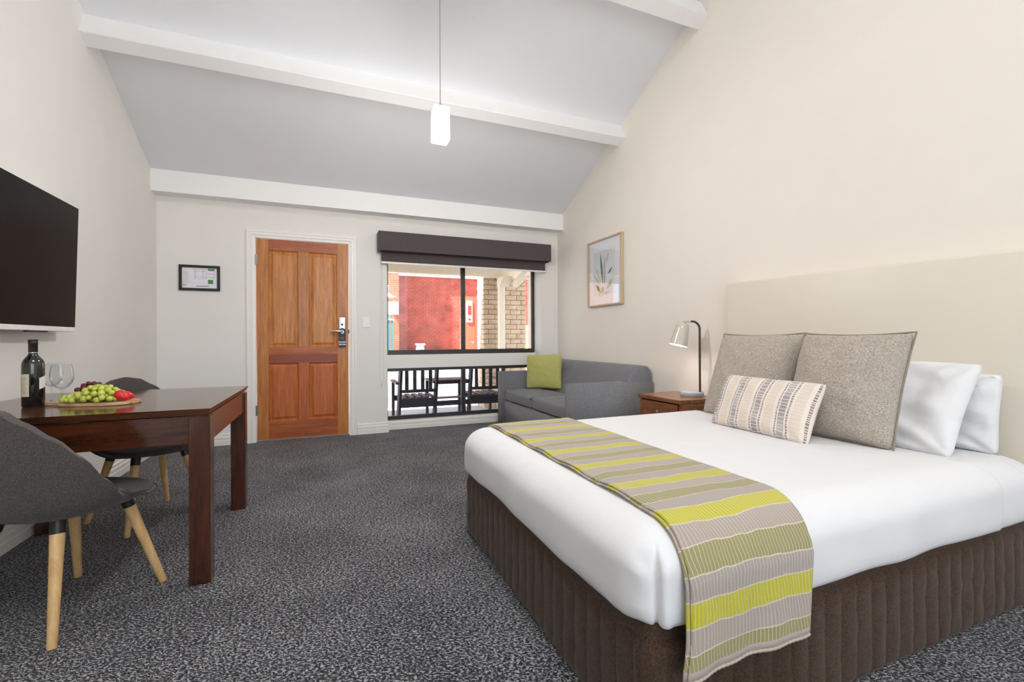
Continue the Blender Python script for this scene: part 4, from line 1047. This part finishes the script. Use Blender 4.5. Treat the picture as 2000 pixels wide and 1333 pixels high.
def strawberry(x, y, z, s, rot, label):
    g = thing('strawberry', (x, y, z), label, 'strawberry', 'strawberries on the board')
    bm = LA([(0, -.026), (.006, -.024), (.014, -.012), (.019, .002), (.019, .012), (.013, .019), (0, .02)], (0, 0, 0), 20)
    b = obj('fruit', bm, M['straw'], g, False, smooth='all'); b.scale = (s, s, s); b.rotation_euler = rot
    bm = bmesh.new()
    for k in range(7):
        a = 2 * PI * k / 7; d = Vector((math.cos(a), math.sin(a), 0)); n_ = Vector((-d.y, d.x, 0))
        vs = [bm.verts.new(p) for p in (Vector((0, 0, .021)), d * .009 + n_ * .004 + Vector((0, 0, .022)), d * .019 + Vector((0, 0, .019)), d * .009 - n_ * .004 + Vector((0, 0, .022)))]; bm.faces.new(vs)
    r = bmesh.ops.extrude_face_region(bm, geom=list(bm.faces)); 
    for v in [q for q in r['geom'] if isinstance(q, bmesh.types.BMVert)]: v.co.z += .0008
    l = obj('calyx', bm, M['leaf'], g, False); l.scale = (s, s, s); l.rotation_euler = rot
sx_, sy_ = P2((.104, -.03)); strawberry(sx_, sy_, zb + .0235, 1.25, (0, math.radians(-66), math.radians(-20)), 'large red strawberry at the right end of the board')
sx_, sy_ = P2((.10, .02)); strawberry(sx_, sy_, zb + .019, 1.0, (0, math.radians(-70), math.radians(10)), 'smaller strawberry tucked behind the large one')

# ================================================================ CUSHIONS
def cushion_mesh(name, w, h, t_, mt, parent, N=44, c=.06, p=2.6, e=.40, wr=.004, sag=0, seed=0):
    bm = bmesh.new(); uvl = bm.loops.layers.uv.new('uv')
    def S(side):
        def f(a, b):
            u, v = 2 * a - 1, 2 * b - 1
            # denser near the edges
            u = math.copysign(1 - (1 - abs(u)) ** 1.25, u) if 0 else u
            x = w / 2 * u * (1 - c * (1 - v * v)); z = h / 2 * v * (1 - c * (1 - u * u))
            rc_ = 1 - .035 * (abs(u * v)) ** 7; x *= rc_; z *= rc_
            k = max(0, (1 - abs(u) ** p) * (1 - abs(v) ** p)) ** e
            y = side * t_ / 2 * k
            cr = (abs(u) * abs(v)) ** 3
            y += wr * noise.noise(Vector((x * 9 + seed, z * 9, side * 2))) * k * 1.6
            y += wr * .8 * noise.noise(Vector((x * 5 + z * 16 + seed, z * 3 - x * 6, 4 + side))) * k * 1.5
            y += wr * 1.6 * math.sin((math.atan2(1.02 - abs(v), 1.02 - abs(u))) * 10 + seed) * (abs(u * v)) ** 1.2 * k * side
            z -= sag * (1 - v) * 0
            return (x, y, z)
        return f
    grid(bm, S(-1), N, N, uvl); grid(bm, S(1), N, N, uvl, flip=True)
    bmesh.ops.remove_doubles(bm, verts=bm.verts, dist=1e-4)
    return obj(name, bm, mt, parent, False, smooth='all')
def cushion(kind, label, cat, center, right, up, w, h, t_, mt, pipe=None, group=None, **k):
    th = bpy.data.objects.new(kind, None); COL.objects.link(th); th.empty_display_size = .05; tag(th, label, cat, group)
    r = Vector(right).normalized(); u = Vector(up); u = (u - r * u.dot(r)).normalized(); n_ = r.cross(u)   # local y = n_ x? x=r, z=u, y = z cross x
    y = u.cross(r); mat_ = Matrix((r, y, u)).transposed().to_4x4(); mat_.translation = center; th.matrix_world = mat_
    cushion_mesh('cover', w, h, t_, mt, th, **k)
    if pipe:
        bm = bmesh.new(); c = k.get('c', .06); pts = []; N = 30
        for (a0, b0, a1, b1) in ((-1, -1, 1, -1), (1, -1, 1, 1), (1, 1, -1, 1), (-1, 1, -1, -1)):
            for i in range(N):
                uu = a0 + (a1 - a0) * i / N; vv = b0 + (b1 - b0) * i / N
                pts.append((w / 2 * uu * (1 - c * (1 - vv * vv)) * 1.006, 0, h / 2 * vv * (1 - c * (1 - uu * uu)) * 1.006))
        pts.append(pts[0]); tube(bm, pts, .004, 6, cap=False); obj('piping', bm, pipe, th, False, smooth='all')
    return th
# yellow cushion on the sofa
cushion('throw_cushion', 'chartreuse linen cushion leaning in the far corner of the sofa', 'cushion', (2.35, 4.755, .66), (.25, -.43, .02), (.07, -.05, .395), .49, .41, .13, M['yellow'], c=.05, wr=.004)
# white pillows
cushion('pillow', 'white pillow at the back, nearest the headboard right edge', 'pillow', (2.64, 1.335, .71), (-.03, -1, 0), (.05, 0, .4), .70, .345, .11, M['pillow'], group='white pillows', c=.03, wr=.014, seed=3)
cushion('pillow', 'white pillow in front, right of the taupe cushions', 'pillow', (2.462, 1.365, .735), (-.04, -1, 0), (.22, 0, .36), .70, .45, .13, M['pillow'], group='white pillows', c=.04, wr=.014, seed=1)
cushion('pillow', 'white pillow mostly hidden behind the left taupe cushion', 'pillow', (2.55, 2.07, .735), (-.0, -1, 0), (.16, 0, .40), .62, .42, .17, M['pillow'], group='white pillows', c=.04, wr=.008, seed=8)
# large taupe cushions
cushion('square_cushion', 'large taupe woven cushion on the left by the lamp', 'cushion', (2.34, 1.965, .81), (.03, -1, 0), (.19, 0, .50), .54, .545, .17, M['euro'], M['euro_pipe'], 'large taupe cushions', c=.055, wr=.005, seed=2)
cushion('square_cushion', 'large taupe woven cushion on the right beside the white pillows', 'cushion', (2.257, 1.39, .812), (0, -1, 0), (.166, 0, .49), .49, .525, .17, M['euro'], M['euro_pipe'], 'large taupe cushions', c=.05, wr=.005, seed=5)
# printed lumbar cushion
mt, t = base('dashed_stripe_print', rgb(214, 202, 190), .9, spec=.15, sheen=.1); M['lumbar'] = mt
tc = t.new('ShaderNodeTexCoord'); sp = t.new('ShaderNodeSeparateXYZ'); t.link(tc.outputs['UV'], sp.inputs[0]); U, Vv = sp.outputs[0], sp.outputs[1]
u5 = t.math('MULTIPLY', U, 4.1); per = t.math('FRACT', u5); idx = t.math('FLOOR', u5)
def inband(a, b): return t.math('MULTIPLY', t.math('GREATER_THAN', per, a), t.math('LESS_THAN', per, b))
def dashes(scale, thr, seed):
    cx = t.new('ShaderNodeCombineXYZ'); t.link(t.math('MULTIPLY', Vv, 1), cx.inputs[1]); t.link(t.math('MULTIPLY_ADD', idx, 3.7, seed), cx.inputs[0])
    n = t.new('ShaderNodeTexVoronoi'); n.feature = 'DISTANCE_TO_EDGE'; n.voronoi_dimensions = '1D'
    w_ = t.math('ADD', t.math('MULTIPLY', Vv, scale), t.math('MULTIPLY_ADD', idx, 7.3, seed)); t.link(w_, n.inputs['W']); n.inputs['Scale'].default_value = 1
    return t.math('GREATER_THAN', n.outputs['Distance'], thr)
blk = t.math('MULTIPLY', inband(.10, .34), dashes(17, .09, 1.3))
d1_ = t.math('MULTIPLY', inband(.0, .055), dashes(26, .16, 5.1)); d2_ = t.math('MULTIPLY', inband(.40, .465), dashes(26, .16, 9.7))
bei = t.math('MULTIPLY', inband(.55, .88), dashes(17, .06, 2.9))
shade = t.noise(tc.outputs['UV'], 3, 1)
col = t.mix(t.math('MULTIPLY', bei, .8), rgb(226, 217, 208), rgb(216, 201, 184))
col = t.mix(blk, col, t.ramp(shade, [(.35, rgb(184, 176, 174)), (.65, rgb(154, 147, 149))]))
col = t.mix(t.math('MAXIMUM', d1_, d2_), col, rgb(154, 134, 126))
t.link(col, t.bsdf.inputs['Base Color']); t.bump(t.noise(t.coord('Object'), 400, 1), .3, .002)
cushion('lumbar_cushion', 'small oblong cushion with dashed stripe print in front', 'cushion', (2.045, 1.645, .695), (-.04, -1, -.01), (.12, 0, .27), .575, .305, .13, M['lumbar'], None, None, c=.05, wr=.005, seed=4)
